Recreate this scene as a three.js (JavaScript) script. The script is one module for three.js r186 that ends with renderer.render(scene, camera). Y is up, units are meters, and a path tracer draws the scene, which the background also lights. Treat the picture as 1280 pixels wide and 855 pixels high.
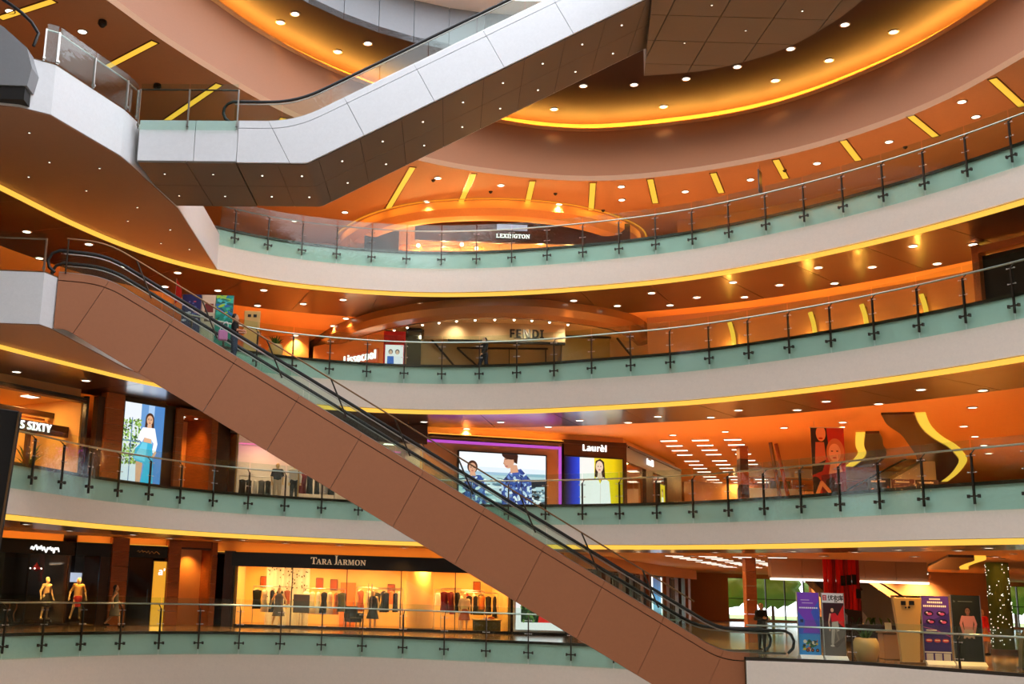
import * as THREE from 'three';
import { mergeGeometries, mergeVertices } from 'three/addons/utils/BufferGeometryUtils.js';
import { RoundedBoxGeometry } from 'three/addons/geometries/RoundedBoxGeometry.js';
import { TextGeometry } from 'three/addons/geometries/TextGeometry.js';
import { FontLoader } from 'three/addons/loaders/FontLoader.js';
import { MarchingCubes } from 'three/addons/objects/MarchingCubes.js';
import { RectAreaLightUniformsLib } from 'three/addons/lights/RectAreaLightUniformsLib.js';

// ---------------------------------------------------------------- camera, sky, exposure
// world: metres, y = 0 on the ground gallery's floor, the camera stands opposite at eye height 2 m
const scene = new THREE.Scene();
const camera = new THREE.PerspectiveCamera(2 * Math.atan(427.5 / 1400) * 180 / Math.PI, 1280 / 855, 0.1, 400);
{
  const p = Math.atan(303 / 1400), roll = 0.03, c = Math.cos(roll), s = Math.sin(roll);
  const F = new THREE.Vector3(0, Math.sin(p), -Math.cos(p)), R = new THREE.Vector3(1, 0, 0), U = new THREE.Vector3(0, Math.cos(p), Math.sin(p));
  const r = R.clone().multiplyScalar(c).addScaledVector(U, s), u = U.clone().multiplyScalar(c).addScaledVector(R, -s);
  camera.position.set(0, 2, 0);
  camera.quaternion.setFromRotationMatrix(new THREE.Matrix4().makeBasis(r, u, F.clone().negate()));
  camera.setViewOffset(1280, 855, 150, 0, 1280, 855);
  camera.updateProjectionMatrix();
}
const SKY = 4.3, WARM = new THREE.Color().setRGB(1, 0.52, 0.16), AMBER = new THREE.Color().setRGB(1, 0.46, 0.07), COOL = new THREE.Color().setRGB(0.82, 0.9, 1);
scene.background = new THREE.Color().setRGB(0.88 * SKY, 0.92 * SKY, 1.0 * SKY);      // overcast daylight above the skylight
RectAreaLightUniformsLib.init();
const renderer = new THREE.WebGLRenderer();
renderer.toneMapping = THREE.LinearToneMapping;
renderer.toneMappingExposure = 1.0;
renderer.shadowMap.enabled = true;
const font = await new FontLoader().loadAsync('fonts/droid/droid_sans_bold.typeface.json');
const fontSerif = await new FontLoader().loadAsync('fonts/droid/droid_serif_regular.typeface.json');

const fontSerifB = await new FontLoader().loadAsync('fonts/droid/droid_serif_bold.typeface.json');

// ---------------------------------------------------------------- helpers
let seed = 7;
const rnd = (a = 0, b = 1) => { seed = (seed * 1664525 + 1013904223) >>> 0; return a + (b - a) * seed / 4294967296; };
const used = new Map();
const numbered = (n) => { const k = used.get(n) ?? 0; used.set(n, k + 1); return k ? n + '_' + String(k).padStart(3, '0') : n; };
function shade(o) { o.traverse((m) => { if (m.isMesh) { m.castShadow = true; m.receiveShadow = true; } }); return o; }
function tag(o, label, category, group) { o.userData.label = label; o.userData.category = category; if (group) o.userData.group = group; return o; }
function thing(name, label, category, pos = [0, 0, 0], turn = 0, group) {
  const o = new THREE.Group(); o.name = numbered(name); o.position.set(...pos); o.rotation.y = turn; scene.add(o);
  return tag(o, label, category, group);
}
function part(parent, name, geo, mat, label) {
  const m = new THREE.Mesh(geo, mat); m.name = name; m.castShadow = m.receiveShadow = true; parent.add(m); if (label) m.userData.label = label; return m;
}
function struct(name, geo, mat, label) {
  const m = new THREE.Mesh(geo, mat); m.name = numbered(name); m.castShadow = m.receiveShadow = true; m.userData.kind = 'structure'; if (label) m.userData.label = label; scene.add(m); return m;
}
function structGroup(name, label, pos = [0, 0, 0], turn = 0) {
  const o = new THREE.Group(); o.name = numbered(name); o.position.set(...pos); o.rotation.y = turn; o.userData.kind = 'structure'; if (label) o.userData.label = label; scene.add(o); return o;
}
function copy(src, pos, turn = src.rotation.y) { const c = src.clone(); c.name = numbered(src.name.replace(/_\d{3}$/, '')); c.position.set(...pos); c.rotation.y = turn; scene.add(c); return c; }
// geometry
const box = (w, h, d, x = 0, y = 0, z = 0) => new THREE.BoxGeometry(w, h, d).translate(x, y, z);
const span = (x0, x1, y0, y1, z0, z1) => box(x1 - x0, y1 - y0, z1 - z0, (x0 + x1) / 2, (y0 + y1) / 2, (z0 + z1) / 2);
const rbox = (w, h, d, r, x = 0, y = 0, z = 0) => new RoundedBoxGeometry(w, h, d, 2, r).translate(x, y, z);
const cyl = (r0, r1, h, x = 0, y = 0, z = 0, n = 12) => new THREE.CylinderGeometry(r1, r0, h, n).translate(x, y + h / 2, z);
const merge = (l) => mergeGeometries(l.map((g) => { const q = g.index ? g.toNonIndexed() : g; for (const k of Object.keys(q.attributes)) if (!['position', 'normal', 'uv'].includes(k)) q.deleteAttribute(k); if (!q.attributes.uv) q.setAttribute('uv', new THREE.BufferAttribute(new Float32Array(q.attributes.position.count * 2), 2)); return q; }));
const V = (x, y, z) => new THREE.Vector3(x, y, z);
const tube = (pts, r, n = 8, seg) => new THREE.TubeGeometry(new THREE.CatmullRomCurve3(pts.map((p) => V(...p)), false, 'centripetal'), seg ?? pts.length * 4, r, n);
function bar(a, b, r, n = 8) { const A = V(...a), B = V(...b), d = B.clone().sub(A), g = new THREE.CylinderGeometry(r, r, d.length(), n); g.applyQuaternion(new THREE.Quaternion().setFromUnitVectors(V(0, 1, 0), d.normalize())); return g.translate((A.x + B.x) / 2, (A.y + B.y) / 2, (A.z + B.z) / 2); }
const lathe = (pts, n = 20) => new THREE.LatheGeometry(pts.map((p) => new THREE.Vector2(...p)), n);
function extr(pts, depth, bevel = 0) {        // polygon in x, y extruded along z from 0 to depth
  return new THREE.ExtrudeGeometry(new THREE.Shape(pts.map((p) => new THREE.Vector2(...p))), { depth, bevelEnabled: bevel > 0, bevelSize: bevel, bevelThickness: bevel, bevelSegments: 1, curveSegments: 8 });
}
function plate(pts, y0, y1, holes = []) {      // polygon in x, z between two heights
  const s = new THREE.Shape(pts.map(([x, z]) => new THREE.Vector2(x, -z)));
  for (const h of holes) s.holes.push(new THREE.Path(h.map(([x, z]) => new THREE.Vector2(x, -z))));
  return new THREE.ExtrudeGeometry(s, { depth: y1 - y0, bevelEnabled: false }).rotateX(-Math.PI / 2).translate(0, y0, 0);
}
function letters(text, size, depth, f = font) {
  const g = new TextGeometry(text, { font: f, size, depth, curveSegments: 4, bevelEnabled: false });
  g.computeBoundingBox(); const b = g.boundingBox; return g.translate(-(b.min.x + b.max.x) / 2, -b.min.y, 0);
}
// plan curves: a polyline of evenly spaced points with the direction away from the atrium
function plan(pts, step = 0.4) {
  const c = new THREE.CatmullRomCurve3(pts.map(([x, z]) => V(x, 0, z)), false, 'centripetal'), L = c.getLength(), n = Math.round(L / step);
  c.arcLengthDivisions = 800; c.updateArcLengths();
  const at = (s) => { const u = Math.min(Math.max(s / L, 0), 1), p = c.getPointAt(u), t = c.getTangentAt(u); return { x: p.x, z: p.z, tx: t.x, tz: t.z, nx: t.z, nz: -t.x }; };
  return { L, at, sub(s0, s1, k) { const m = k ?? Math.max(2, Math.ceil((s1 - s0) / step)); return Array.from({ length: m + 1 }, (_, i) => ({ s: s0 + (s1 - s0) * i / m, ...at(s0 + (s1 - s0) * i / m) })); } };
}
const off = (p, o) => [p.x + p.nx * o, p.z + p.nz * o];
function sweep(pts, profile, closed = true, caps = true) {   // profile: [outward, y] in order, swept along plan points
  const pos = [], nor = [], uv = [];
  const m = profile.length, E = closed ? m : m - 1;
  let area = 0; for (let i = 0; i < m; i++) { const a = profile[i], b = profile[(i + 1) % m]; area += a[0] * b[1] - b[0] * a[1]; }
  const sg = area >= 0 ? 1 : -1;
  const P = (p, q) => [p.x + p.nx * q[0], q[1], p.z + p.nz * q[0]];
  for (let e = 0; e < E; e++) {
    const a = profile[e], b = profile[(e + 1) % m], dx = b[0] - a[0], dy = b[1] - a[1], l = Math.hypot(dx, dy) || 1, no = sg * dy / l, ny = -sg * dx / l;
    for (let i = 0; i + 1 < pts.length; i++) {
      const p = pts[i], q = pts[i + 1], A = P(p, a), B = P(p, b), C = P(q, b), D = P(q, a), n0 = [p.nx * no, ny, p.nz * no], n1 = [q.nx * no, ny, q.nz * no];
      const tri = [[A, n0, p.s, 0], [B, n0, p.s, l], [C, n1, q.s, l], [A, n0, p.s, 0], [C, n1, q.s, l], [D, n1, q.s, 0]];
      const ab = [B[0] - A[0], B[1] - A[1], B[2] - A[2]], ac = [C[0] - A[0], C[1] - A[1], C[2] - A[2]];
      const fn = [ab[1] * ac[2] - ab[2] * ac[1], ab[2] * ac[0] - ab[0] * ac[2], ab[0] * ac[1] - ab[1] * ac[0]];
      if (fn[0] * n0[0] + fn[1] * n0[1] + fn[2] * n0[2] < 0) { [tri[1], tri[2]] = [tri[2], tri[1]]; [tri[4], tri[5]] = [tri[5], tri[4]]; }
      for (const [v, n, u, w] of tri) { pos.push(...v); nor.push(...n); uv.push(u, w); }
    }
  }
  if (closed && caps) for (const [k, dir] of [[0, -1], [pts.length - 1, 1]]) {
    const p = pts[k], tri = THREE.ShapeUtils.triangulateShape(profile.map((q) => new THREE.Vector2(...q)), []);
    for (const t of tri) for (const j of t) { pos.push(...P(p, profile[j])); nor.push(p.tx * dir, 0, p.tz * dir); uv.push(...profile[j]); }
  }
  const g = new THREE.BufferGeometry();
  g.setAttribute('position', new THREE.Float32BufferAttribute(pos, 3)); g.setAttribute('normal', new THREE.Float32BufferAttribute(nor, 3)); g.setAttribute('uv', new THREE.Float32BufferAttribute(uv, 2));
  return g;
}
const ring = (r, cx, cy, n = 8) => Array.from({ length: n }, (_, i) => [cx + r * Math.cos(i / n * 6.2832), cy + r * Math.sin(i / n * 6.2832)]);
const rect = (o0, o1, y0, y1) => [[o0, y0], [o1, y0], [o1, y1], [o0, y1]];
function clip(poly, a, b, c) {                // keep a x + b y >= c
  const out = [];
  for (let i = 0; i < poly.length; i++) {
    const p = poly[i], q = poly[(i + 1) % poly.length], dp = a * p[0] + b * p[1] - c, dq = a * q[0] + b * q[1] - c;
    if (dp >= 0) out.push(p);
    if (dp * dq < 0) { const t = dp / (dp - dq); out.push([p[0] + (q[0] - p[0]) * t, p[1] + (q[1] - p[1]) * t]); }
  }
  return out;
}
// ---------------------------------------------------------------- textures and materials
function dataTex(n, f, srgb = true) {
  const d = new Uint8Array(n * n * 4);
  for (let y = 0; y < n; y++) for (let x = 0; x < n; x++) { const c = f(x / n, y / n); for (let k = 0; k < 3; k++) d[(y * n + x) * 4 + k] = Math.max(0, Math.min(255, c[k] * 255)); d[(y * n + x) * 4 + 3] = 255; }
  const t = new THREE.DataTexture(d, n, n); t.wrapS = t.wrapT = THREE.RepeatWrapping; t.magFilter = THREE.LinearFilter; t.minFilter = THREE.LinearMipmapLinearFilter; t.generateMipmaps = true; if (srgb) t.colorSpace = THREE.SRGBColorSpace; t.needsUpdate = true; return t;
}
const lattice = Array.from({ length: 4096 }, () => rnd());
function noise(x, y, per) { const X = Math.floor(x), Y = Math.floor(y), u = x - X, v = y - Y, w = (i, j) => lattice[(((i % per) + per) % per) + 64 * (((j % per) + per) % per)], s = (t) => t * t * (3 - 2 * t); return (w(X, Y) * (1 - s(u)) + w(X + 1, Y) * s(u)) * (1 - s(v)) + (w(X, Y + 1) * (1 - s(u)) + w(X + 1, Y + 1) * s(u)) * s(v); }
const fbm = (u, v, p) => (noise(u * p, v * p, p) * 0.5 + noise(u * p * 2, v * p * 2, Math.min(64, p * 2)) * 0.3 + noise(u * p * 4, v * p * 4, Math.min(64, p * 4)) * 0.2);
const grainTex = dataTex(256, (u, v) => { const g = 0.965 + 0.035 * fbm(u, v, 16); return [g, g, g]; });
const woodTex = dataTex(256, (u, v) => { const g = 0.78 + 0.22 * fbm(u * 0.25, v, 16) - 0.06 * Math.abs(Math.sin(v * 90 + 5 * noise(u * 4, v * 8, 8))); return [g, g * 0.96, g * 0.9]; });
const marbleTex = dataTex(256, (u, v) => { const g = 0.86 + 0.14 * fbm(u, v, 8); return [g, g * 0.98, g * 0.95]; });
const bumpTex = dataTex(256, (u, v) => { const g = fbm(u, v, 4); return [g, g, g]; }, false);
const M = {};
const std = (k, color, roughness = 0.6, extra = {}) => (M[k] = new THREE.MeshPhysicalMaterial({ color, roughness, name: k, ...extra }));
const glow = (k, c, e, base = 0x222222) => (M[k] = new THREE.MeshStandardMaterial({ color: base, roughness: 0.5, emissive: c, emissiveIntensity: e, name: k }));
std('fascia', 0xefe2d3, 0.55, { map: grainTex });
std('skirt', 0xcfe2da, 0.5, { map: grainTex });
std('floor', 0x7a624c, 0.15, { map: marbleTex });
std('atriumfloor', 0xe9dccb, 0.25, { map: marbleTex });
std('floorpale', 0xdcb88e, 0.2, { map: marbleTex });
std('soffit', 0x412412, 0.3, { map: grainTex, clearcoat: 0.4, clearcoatRoughness: 0.15 });
std('ceil', 0xe8a868, 0.7, { map: grainTex });
std('tan', 0xb98a66, 0.65, { map: grainTex });
std('wallwarm', 0xdd9a62, 0.6, { map: grainTex });
std('wood', 0xb86a34, 0.45, { map: woodTex });
std('darkwood', 0x4a2c1c, 0.4, { map: woodTex });
std('black', 0x14110f, 0.3);
std('blackmatte', 0x1a1715, 0.7);
std('steel', 0xb9b6b0, 0.28, { metalness: 1 });
std('darksteel', 0x4b463f, 0.35, { metalness: 0.85 });
std('bronze', 0x8a6a4c, 0.35, { metalness: 0.8 });
std('clad', 0xab6c47, 0.5, { map: grainTex });
std('cladwhite', 0xe3e4e6, 0.45, { map: grainTex });
std('under', 0x5f5144, 0.5, { map: grainTex });
std('landing', 0x9c7258, 0.6, { map: grainTex });
std('bulk', 0xb48868, 0.65, { map: grainTex });
std('bulkhead', 0xa06a4a, 0.65, { map: grainTex });
std('ceildark', 0x3e2b20, 0.55, { map: grainTex });
std('grey', 0x8f9296, 0.5, { map: grainTex });
std('white', 0xf1efec, 0.6);
std('rubber', 0x161514, 0.5);
std('step', 0x555250, 0.45, { metalness: 0.7 });
std('wallwhite', 0xd9d2c8, 0.7, { map: grainTex });
std('red', 0xc01818, 0.6);
std('gold', 0xd2a862, 0.45);
std('leaf', 0x2f5a22, 0.7);
std('leaf2', 0x5c7f30, 0.7);
std('glass', 0xf1faf6, 0.03, { transmission: 1, thickness: 0, ior: 1.38, bumpMap: bumpTex, bumpScale: 0.004 });
std('shopglass', 0xffffff, 0.02, { transmission: 1, thickness: 0, ior: 1.5 });
glow('strip', new THREE.Color().setRGB(1, 0.55, 0.07), 1.15);
glow('slot', new THREE.Color().setRGB(1, 0.56, 0.05), 1.05);
glow('cove', new THREE.Color().setRGB(1, 0.5, 0.06), 0.9);
glow('coveorange', new THREE.Color().setRGB(0.95, 0.34, 0.02), 0.8);
glow('lens', new THREE.Color().setRGB(1, 0.9, 0.72), 4);
glow('lenssmall', new THREE.Color().setRGB(1, 0.9, 0.75), 2.2);
glow('signwhite', new THREE.Color().setRGB(1, 0.96, 0.9), 1.8);
glow('purple', new THREE.Color().setRGB(0.75, 0.12, 0.85), 0.7);
// ---------------------------------------------------------------- floors round the atrium
const XL = -34, XR = 62, ZB = -90, ZF = 12;
const LV = [
  { n: 'ground', y: 0, so: -1.9, post: [2.4, -44.3], pts: [[-17.5, -28.5], [-14.5, -33.5], [-12.5, -37.8], [-9.8, -41.3], [-6.4, -43.8], [-1.7, -44.8], [2.4, -44.2], [6.9, -43.1], [8.8, -42.3], [10.6, -41.2]] },
  { n: 'second', y: 5.3, so: 3.6, post: [7.85, -45.1], pts: [[-16, -26], [-13.5, -30.5], [-11.6, -34.9], [-9.8, -39.8], [-6.7, -44], [-2.4, -46.4], [1, -47.2], [3.9, -47], [7, -45.7], [11.1, -42.5], [14.4, -37.4], [16.1, -33.8], [17.7, -31], [20, -27]] },
  { n: 'third', y: 11, so: 9, post: [3.7, -46], pts: [[-17, -25], [-14.8, -30], [-12.5, -35], [-10.7, -38.3], [-8.8, -41.4], [-5.4, -44.7], [-1, -46.2], [2.4, -46.2], [5.6, -45.3], [8.6, -43.7], [11.3, -42], [14.2, -39.1], [16.7, -35.8], [18.7, -32.3], [21, -27]] },
  { n: 'top', y: 16.7, so: 14.7, post: [3.7, -48.5], pts: [[-17.5, -26], [-15.2, -31.5], [-13.4, -36.1], [-11.9, -40], [-10.5, -42.7], [-8.6, -45.1], [-5.5, -47.3], [-2.2, -48.4], [1.2, -48.75], [4.3, -48.3], [7.6, -47.2], [12, -44.9], [15.3, -41.9], [17.4, -39.4], [18.9, -37.2], [20.5, -34.3], [23, -29]] },
];
const plateL1 = [[11.55, -36.95], [13, -36.9], [14.6, -36.55], [16.7, -34.4], [17.8, -33.2], [20, -31], [23, -28.5]];
for (const l of LV) { l.c = plan(l.pts); l.all = l.c.sub(0, l.c.L); }
const nearS = (c, [x, z]) => { let b = 0, bd = 1e9; for (let s = 0; s <= c.L; s += 0.05) { const p = c.at(s), d = Math.hypot(p.x - x, p.z - z); if (d < bd) { bd = d; b = s; } } return b; };
const c1b = plan(plateL1);
LV.forEach((l, i) => {
  let edge = l.all.map((p) => [p.x, p.z]);
  if (i === 0) edge = edge.concat([[11.4, -38.5]], c1b.sub(0, c1b.L).map((p) => [p.x, p.z]));
  const f = edge[0], e = edge[edge.length - 1];
  const back = [[XR, e[1]], [XR, ZB], [XL, ZB], [XL, f[1]]];
  const slab = structGroup('floor', ['gallery floor slab with a pale fascia above the atrium floor', 'second gallery floor slab with pale fascia and yellow light strip', 'third gallery floor slab with pale fascia and yellow light strip', 'top gallery floor slab with pale fascia and yellow light strip'][i]);
  part(slab, 'slab', plate([...edge, ...back], l.so + 0.26, l.y), i ? M.floorpale : M.floor);
  for (const pts of i ? [l.all] : [l.all, c1b.sub(0, c1b.L)]) {
    const bare = pts !== l.all;                // the plate at the escalator foot has a plain fascia and its glass stands on the floor
    part(slab, 'fascia', sweep(pts, rect(-0.1, 0.02, l.so + (i ? 0.17 : -0.6), l.y - (bare ? 0.03 : 0.74))), M.fascia);
    if (!bare) part(slab, 'skirting', sweep(pts, rect(-0.03, 0.02, l.y - 0.74, l.y - 0.03)), M.skirt);
    part(slab, 'edge_trim', sweep(pts, rect(-0.1, 0.12, l.y - 0.03, l.y + 0.07)), M.darksteel);
  }
  if (i) {
    // brown lacquered soffit panels behind the light strip, then the painted ceiling of the gallery below
    const wdt = [0, 3.4, 4.0, 4.6][i], n = Math.round(l.c.L / 3);
    for (let k = 0; k < n; k++) part(slab, 'soffit_panel', sweep(l.c.sub(l.c.L * k / n + 0.012, l.c.L * (k + 1) / n - 0.012), rect(0.14, wdt, l.so, l.so + 0.05)), M.soffit);
    const inner = l.all.filter((p, j) => j % 2 === 0).map((p) => off(p, wdt + 0.01));
    const a = inner[0], b = inner[inner.length - 1];
    part(slab, 'painted_ceiling', plate([...inner, [XR, b[1]], [XR, ZB], [XL, ZB], [XL, a[1]]], l.so + 0.02, l.so + 0.24), M.ceil);
    const st = thing('light_strip', 'continuous yellow light strip under the pale fascia of the ' + l.n + ' gallery', 'light');
    part(st, 'diffuser', sweep(l.all, rect(0.03, 0.1, l.so - 0.005, l.so + 0.16)), M.strip);
    for (let s = 2; s < l.c.L - 2; s += 5) {
      const p = l.c.at(s), r = new THREE.RectAreaLight(AMBER, 1.2, 5, 0.2); r.position.set(p.x - p.nx * 0.02, l.so + 0.1, p.z - p.nz * 0.02); r.lookAt(p.x - p.nx, l.so - 0.4, p.z - p.nz); r.name = 'strip_glow'; st.add(r);
    }
  }
});
// ---------------------------------------------------------------- landings that reach out on the left
function landing(label, pts, y0, y1) {
  const g = structGroup('floor', label);
  const grow = (d) => { const cx = pts.reduce((a, p) => a + p[0], 0) / pts.length, cz = pts.reduce((a, p) => a + p[1], 0) / pts.length; return pts.map(([x, z]) => { const l = Math.hypot(x - cx, z - cz); return [x + (x - cx) / l * d, z + (z - cz) / l * d]; }); };
  part(g, 'fascia', plate(pts, y0 + 0.03, y1), M.cladwhite);
  part(g, 'soffit', plate(grow(-0.03), y0, y0 + 0.05), M.landing);
  part(g, 'floor_finish', plate(grow(-0.05), y1, y1 + 0.05), M.floor);
  return g;
}
const land4 = [[-17, -28.4], [-10.75, -29.6], [-9.98, -30.1], [-8.68, -33.15], [-8.5, -33.95], [-7.75, -38.1], [-7.5, -46.6], [-12.3, -44.6], [-17.5, -37]];
landing('white fronted landing with chamfered corner where the upper escalator starts', land4, 14.86, 16.42);
const land3 = [[-18, -31.8], [-10.34, -32.02], [-10.12, -32.6], [-9.3, -38.5], [-7.9, -43.9], [-12, -42], [-18, -37]];
landing('white fronted landing at the head of the long escalator', land3, 9.12, 10.72);
// small lamps set into the landing soffits
function studLamp(x, y, z, label, group, r = 0.03) {
  const t = thing('pin_light', label, 'light', [x, y, z], 0, group);
  part(t, 'bezel', new THREE.CylinderGeometry(r * 1.6, r * 1.6, 0.02, 10).translate(0, -0.008, 0), M.darksteel);
  part(t, 'lens', new THREE.CylinderGeometry(r, r, 0.02, 10).translate(0, -0.014, 0), M.lenssmall);
  return t;
}
for (const [x, z] of [[-12.2, -30.6], [-11, -31.4], [-12.5, -33], [-11.1, -33.8], [-9.6, -34.2], [-10.6, -36.4], [-9.2, -38], [-8.5, -40.5], [-9.9, -39.6], [-8.2, -43], [-12.2, -35.2], [-9.2, -42.3]])
  studLamp(x, 14.855, z, 'tiny pin light in the brown underside of the upper landing', 'pin lights under the upper landing');

// ---------------------------------------------------------------- glass balustrades
function balustrade(c, s0, s1, y, phase, label, standing = false) {
  const t = thing('glass_balustrade', label, 'railing', [0, 0, 0], 0);
  const S = standing ? 3.2 : 1.6, stops = [], gz = standing ? 0.25 : 0;     // gz: how far the glass stands back from the edge
  let s = phase - Math.floor((phase - s0) / S) * S; for (; s < s1; s += S) stops.push(s);
  const ends = [s0, ...stops.filter((v) => v > s0 + 0.4 && v < s1 - 0.4), s1];
  for (let k = 0; k + 1 < ends.length; k++) part(t, 'glass_pane', sweep(c.sub(ends[k] + 0.025, ends[k + 1] - 0.025, standing ? 8 : 3), rect(-0.175 + gz, -0.16 + gz, standing ? y + 0.01 : y - 0.76, y + 1.28)), M.glass);
  part(t, 'handrail', sweep(c.sub(s0, s1), ring(0.032, 0.02 + gz, y + 1.05, 8)), M.steel);
  for (const q of ends.slice(1, -1)) {
    const p = c.at(q), a = Math.atan2(-p.tz, p.tx);
    const g = new THREE.Group(), W = (geo) => geo.translate(0, 0, -gz).rotateY(a).translate(p.x, y, p.z);
    // local: x along the edge, +z towards the atrium (offset -o)
    const po = part(t, 'post', W(merge([standing ? box(0.045, 0.9, 0.075, 0, 0.46, 0.168) : box(0.045, 1.45, 0.075, 0, 0.16, 0.168), bar([0, 0.88, 0.168], [0, 1.03, -0.02], 0.018, 6)])), M.darksteel);
    if (!standing) part(po, 'clamp', W(merge([box(0.34, 0.045, 0.05, 0, -0.34, 0.205), box(0.05, 0.1, 0.09, -0.16, -0.34, 0.19), box(0.05, 0.1, 0.09, 0.16, -0.34, 0.19)])), M.darksteel);
    for (const h of [0.34, 0.82]) part(po, 'spider_fitting', W(merge([bar([-0.12, h, 0.19], [0.12, h, 0.19], 0.011, 6), new THREE.SphereGeometry(0.024, 8, 6).translate(-0.12, h, 0.195), new THREE.SphereGeometry(0.024, 8, 6).translate(0.12, h, 0.195)])), M.steel);
  }
  return t;
}
balustrade(LV[0].c, 1, LV[0].c.L, 0, nearS(LV[0].c, LV[0].post), 'glass balustrade with dark posts along the curved edge before the ground floor shops');
balustrade(LV[1].c, 1, LV[1].c.L - 1, 5.3, nearS(LV[1].c, LV[1].post), 'glass balustrade with dark posts round the second gallery');
balustrade(LV[2].c, nearS(LV[2].c, [-8.2, -42.2]), LV[2].c.L - 1, 11, nearS(LV[2].c, LV[2].post), 'glass balustrade with dark posts round the third gallery');
balustrade(LV[3].c, nearS(LV[3].c, [-7.6, -45.9]), LV[3].c.L - 1, 16.7, nearS(LV[3].c, LV[3].post), 'glass balustrade with dark posts round the top gallery');
balustrade(c1b, 0.15, c1b.L, 0, 3.3, 'glass balustrade with pale handrail beside the escalator foot', true);
// straight glass rails on the two landings
function straightRail(pts, y, label, hand = M.steel, skirt = 0) {
  const t = thing('landing_balustrade', label, 'railing');
  for (let i = 0; i + 1 < pts.length; i++) {
    const [x0, z0] = pts[i], [x1, z1] = pts[i + 1], L = Math.hypot(x1 - x0, z1 - z0), a = Math.atan2(-(z1 - z0), x1 - x0), n = Math.max(1, Math.round(L / 1.5));
    const W = (g) => g.rotateY(a).translate(x0, y, z0);
    for (let k = 0; k < n; k++) part(t, 'glass_pane', W(span(L * k / n + 0.02, L * (k + 1) / n - 0.02, -skirt + 0.02, 1.18, 0.03, 0.045)), M.glass);
    part(t, 'handrail', W(bar([0, 1.02, -0.06], [L, 1.02, -0.06], 0.028)), hand);
    for (let k = 0; k <= n; k++) { const po = part(t, 'post', W(merge([box(0.045, skirt ? 1.35 : 1.0, 0.06, L * k / n, skirt ? 0.32 : 0.5, 0.03)])), M.steel); part(po, 'clamp', W(box(0.07, 0.07, 0.1, L * k / n, skirt ? -0.25 : 0.08, 0.05)), M.steel); }
  }
  return t;
}
straightRail([[-10.3, -29.92], [-9.98, -30.12], [-8.68, -33.2], [-8.5, -33.9]], 16.45, 'glass rail with steel posts round the chamfered corner of the upper landing');
straightRail([[-17.5, -31.85], [-10.36, -32.04]], 10.75, 'glass rail along the white landing at the head of the long escalator');

// ---------------------------------------------------------------- roof: sloping bulkhead, cove, dark ceiling, skylight
const ceilC = plan([[-14.5, -24], [-12, -29], [-9.7, -33.7], [-8.4, -36.4], [-6.7, -39.3], [-4.8, -42.1], [-2.1, -45], [1, -47.1], [3.8, -48.3], [8.8, -49], [12.8, -47.8], [17.1, -44.8], [20.2, -40.4], [21.6, -35.7], [22.3, -30], [22, -24]]);
const coveC = plan([[-13, -30], [-10.4, -37.2], [-7.8, -42], [-6, -44.9], [-4, -47.3], [-1.9, -49.3], [1.2, -51.6], [5.2, -53.5], [7.9, -54.2], [10.4, -54.2], [14.2, -53], [16.9, -51.6], [19.1, -49.6], [21.4, -46.1], [22.6, -43.2], [23.5, -39.5], [24, -34], [23.5, -28]]);
{
  const e = ceilC.sub(0, ceilC.L).map((p) => [p.x, p.z]);
  const roof = structGroup('ceiling', 'orange lit gallery ceiling with radial slot lights under a sloping curved bulkhead');
  part(roof, 'gallery_ceiling', plate([...e, [XR, -24], [XR, ZB], [XL, ZB], [XL, -24]], 20.5, 20.75), M.tan);
  const N = 120, pos = [], idx = [], uv = [];
  for (let i = 0; i <= N; i++) {
    const a = ceilC.at(ceilC.L * i / N), b = coveC.at(coveC.L * i / N);
    for (let k = 0; k <= 6; k++) { const u = k / 6, bulge = 0.5 * Math.sin(Math.PI * u); pos.push(a.x + (b.x - a.x) * u - a.nx * bulge * 0.4, 20.5 + 4.7 * u - bulge * 0.25, a.z + (b.z - a.z) * u - a.nz * bulge * 0.4); uv.push(ceilC.L * i / N, u * 6); }
  }
  for (let i = 0; i < N; i++) for (let k = 0; k < 6; k++) { const q = i * 7 + k; idx.push(q, q + 7, q + 1, q + 1, q + 7, q + 8); }
  const g = new THREE.BufferGeometry(); g.setAttribute('position', new THREE.Float32BufferAttribute(pos, 3)); g.setAttribute('uv', new THREE.Float32BufferAttribute(uv, 2)); g.setIndex(idx); g.computeVertexNormals();
  part(roof, 'bulkhead', g, M.bulkhead);
  part(roof, 'cove_trough', sweep(coveC.sub(0, coveC.L), [[-0.06, 25.2], [-0.06, 25.36], [0, 25.36], [0, 25.22], [0.7, 25.22], [0.7, 26], [0.9, 26], [0.9, 25.1], [0, 25.1]]), M.ceil);
  const cl = thing('cove_light', 'long amber light strip hidden in the oval ceiling cove', 'light');
  part(cl, 'diffuser', sweep(coveC.sub(0.5, coveC.L - 0.5), rect(0.24, 0.4, 25.23, 25.27)), M.cove);
  for (let s = 1.5; s < coveC.L - 1; s += 2.6) {
    const p = coveC.at(s), r = new THREE.RectAreaLight(AMBER, 60, 2.6, 0.25); r.position.set(p.x + p.nx * 0.32, 25.29, p.z + p.nz * 0.32); r.lookAt(p.x + p.nx * 0.2, 26.2, p.z + p.nz * 0.2); r.name = 'cove_glow'; cl.add(r);
  }
}
const OV = { x: 5.5, z: -22, rx: 17, rz: 25.6 };
const oval = (k, n = 72, d = 0) => Array.from({ length: n }, (_, i) => [OV.x + (OV.rx * k - d) * Math.cos(i / n * 6.28318), OV.z + (OV.rz * k - d) * Math.sin(i / n * 6.28318)]);
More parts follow.
